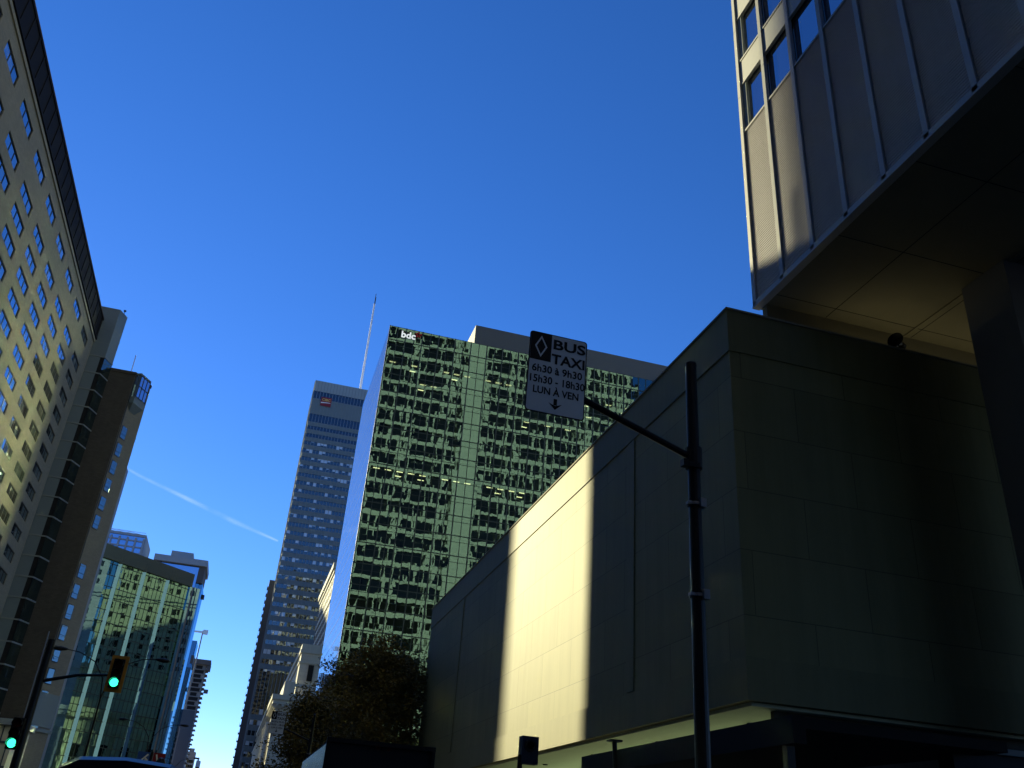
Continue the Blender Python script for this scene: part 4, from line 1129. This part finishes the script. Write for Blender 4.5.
for x in (2.35, 4.25):
    for y in (25, 32):
        p = MB(); p.lathe((x, y, 0.48), (1, 0, 0), [(0, 0.1), (0.0, 0.4), (0.04, 0.48), (0.26, 0.48), (0.3, 0.4), (0.3, 0.1)], 20); p.build('wheel', m_dark, tk)
p = MB(); p.box(2.5, 4.4, 23.4, 32, 0.6, 0.94); p.build('chassis', m_dark, tk)
for x in (3.35, 3.62):
    p = MB(); p.lathe((x, 22.9, Z(2.0)), (0, -1, 0), [(0, 0.05), (0.03, 0.045)], 10); p.build('marker_light', m_lensr, tk)

# van ahead in the left lane: only its roof shows
vn = thing('passenger_van', 'dark van ahead in the left lane, only its glossy roof in view', 'van', (-1.36, 15, 0.0))
mb = MB()
prof = [(-1.0, 0.5), (-1.02, 1.3), (-0.94, 1.9), (-0.82, 2.24), (-0.6, 2.36), (0.0, 2.40), (0.6, 2.36), (0.82, 2.24), (0.94, 1.9), (1.02, 1.3), (1.0, 0.5)]
ys = [(14.0, 0.97, -0.05), (14.15, 1.0, 0.0), (16.8, 1.0, 0.0), (17.8, 0.98, -0.05)]
cxv = -1.36
rings = [[(cxv + a * f_, y, b + dz) for a, b in prof] for y, f_, dz in ys]
for i in range(len(rings) - 1):
    for k in range(len(prof) - 1): mb.quad(rings[i][k], rings[i][k + 1], rings[i + 1][k + 1], rings[i + 1][k], uvs=[(0, 0)] * 4, smooth=True)
mb.poly(rings[0][::-1]); mb.poly(rings[-1])
mb.box(cxv - 0.95, cxv + 0.95, 17.8, 19.0, 0.5, 1.25)
m_carp = newmat('dark blue car paint'); m_carp[2].inputs['Base Color'].default_value = (0.006, 0.008, 0.013, 1); m_carp[2].inputs['Roughness'].default_value = 0.3
mb.build('body', m_carp[0], vn)
p = MB(); p.box(cxv - 0.78, cxv + 0.78, 13.95, 13.99, 1.4, 2.1); p.build('rear_window', m_winblk, vn)
for x in (cxv - 0.95, cxv + 0.7):
    for y in (14.8, 18.0):
        p = MB(); p.lathe((x, y, 0.36), (1, 0, 0), [(0, 0.1), (0, 0.3), (0.03, 0.36), (0.22, 0.36), (0.25, 0.3), (0.25, 0.1)], 18); p.build('wheel', m_dark, vn)
p = MB(); p.lathe((cxv + 0.38, 15.1, 2.37), (0, 0, 1), [(0, 0.07), (0.05, 0.075), (0.11, 0.045), (0.13, 0.0)], 12); p.build('roof_aerial', m_dark, vn)

# twin street banners
bn = thing('twin_banner_post', 'post carrying one blue and one red banner just over the van roof', 'banner', (-4.62, 62, 0.15))
p = MB(); p.tube([(-4.62, 62, 0.15), (-4.62, 62, Z(3.95))], 0.08, 8); p.build('pole', m_dark, bn)
m_bl = paint('banner blue', (0.03, 0.09, 0.30), rough=0.6)
for x0, m_, nm in ((-5.42, m_bl, 'blue_banner'), (-4.52, paint('banner red', (0.22, 0.015, 0.015), rough=0.6), 'red_banner')):
    p = MB(); p.box(x0, x0 + 0.70, 61.97, 62.0, Z(3.15), Z(3.9)); b_ = p.build(nm, m_, bn)
    p = MB()
    for (u0, v0, u1, v1) in (((0.12, 0.1, 0.7, 0.72), (0.35, 0.1, 0.62, 0.4), (0.5, 0.5, 0.75, 0.3)) if nm == 'blue_banner' else ((0.2, 0.75, 0.4, 0.1), (0.4, 0.1, 0.62, 0.6))):
        a, b2 = Vector((x0 + u0 * 0.85, 61.955, Z(3.15) + v0 * 0.88)), Vector((x0 + u1 * 0.85, 61.955, Z(3.15) + v1 * 0.88)); d = (b2 - a); L = d.length; d.normalize(); nn = Vector((-d.z, 0, d.x))
        p.obox((a + b2) / 2, d, (0, 1, 0), nn, L / 2, 0.005, 0.045)
    p.build('stroke_mark', m_logow, b_)

# contrail high in the sky
def ray(px, py, dist):
    v = M.to_3x3() @ Vector(((px - 512) / 880.67, (384 - py) / 880.67, -1)).normalized()
    return Vector((0, 0, EYE)) + v * dist
mt, nt, b = newmat('ice cloud'); nt.nodes.remove(b)
tr = nd(nt, 'ShaderNodeBsdfTransparent'); tl_ = nd(nt, 'ShaderNodeBsdfTranslucent'); tl_.inputs['Color'].default_value = (0.8, 0.85, 0.9, 1)
lw = nd(nt, 'ShaderNodeLayerWeight', Blend=0.5); gg = nd(nt, 'ShaderNodeNewGeometry'); nz = nd(nt, 'ShaderNodeTexNoise', Scale=0.004, Detail=4.0)
nt.links.new(gg.outputs['Position'], nz.inputs['Vector'])
fc = math_n(nt, 'POWER', math_n(nt, 'SUBTRACT', 1.0, lw.outputs['Facing']), 2.0)
fc = math_n(nt, 'MULTIPLY', fc, math_n(nt, 'MULTIPLY_ADD', nz.outputs[0], 0.10, -0.03))
fc = math_n(nt, 'MAXIMUM', fc, 0.0)
mx = nd(nt, 'ShaderNodeMixShader'); nt.links.new(fc, mx.inputs[0]); nt.links.new(tr.outputs[0], mx.inputs[1]); nt.links.new(tl_.outputs[0], mx.inputs[2]); nt.links.new(mx.outputs[0], nt.nodes['Material Output'].inputs['Surface'])
p = MB(); pts = [ray(95, 450, 9000), ray(140, 476, 9000), ray(190, 500, 9000), ray(235, 522, 9000), ray(278, 541, 9000)]
p.tube(pts, [5, 18, 26, 30, 12], 12, caps=False)
tag(p.build('contrail', mt), 'thin faint white contrail in the blue sky', 'contrail')
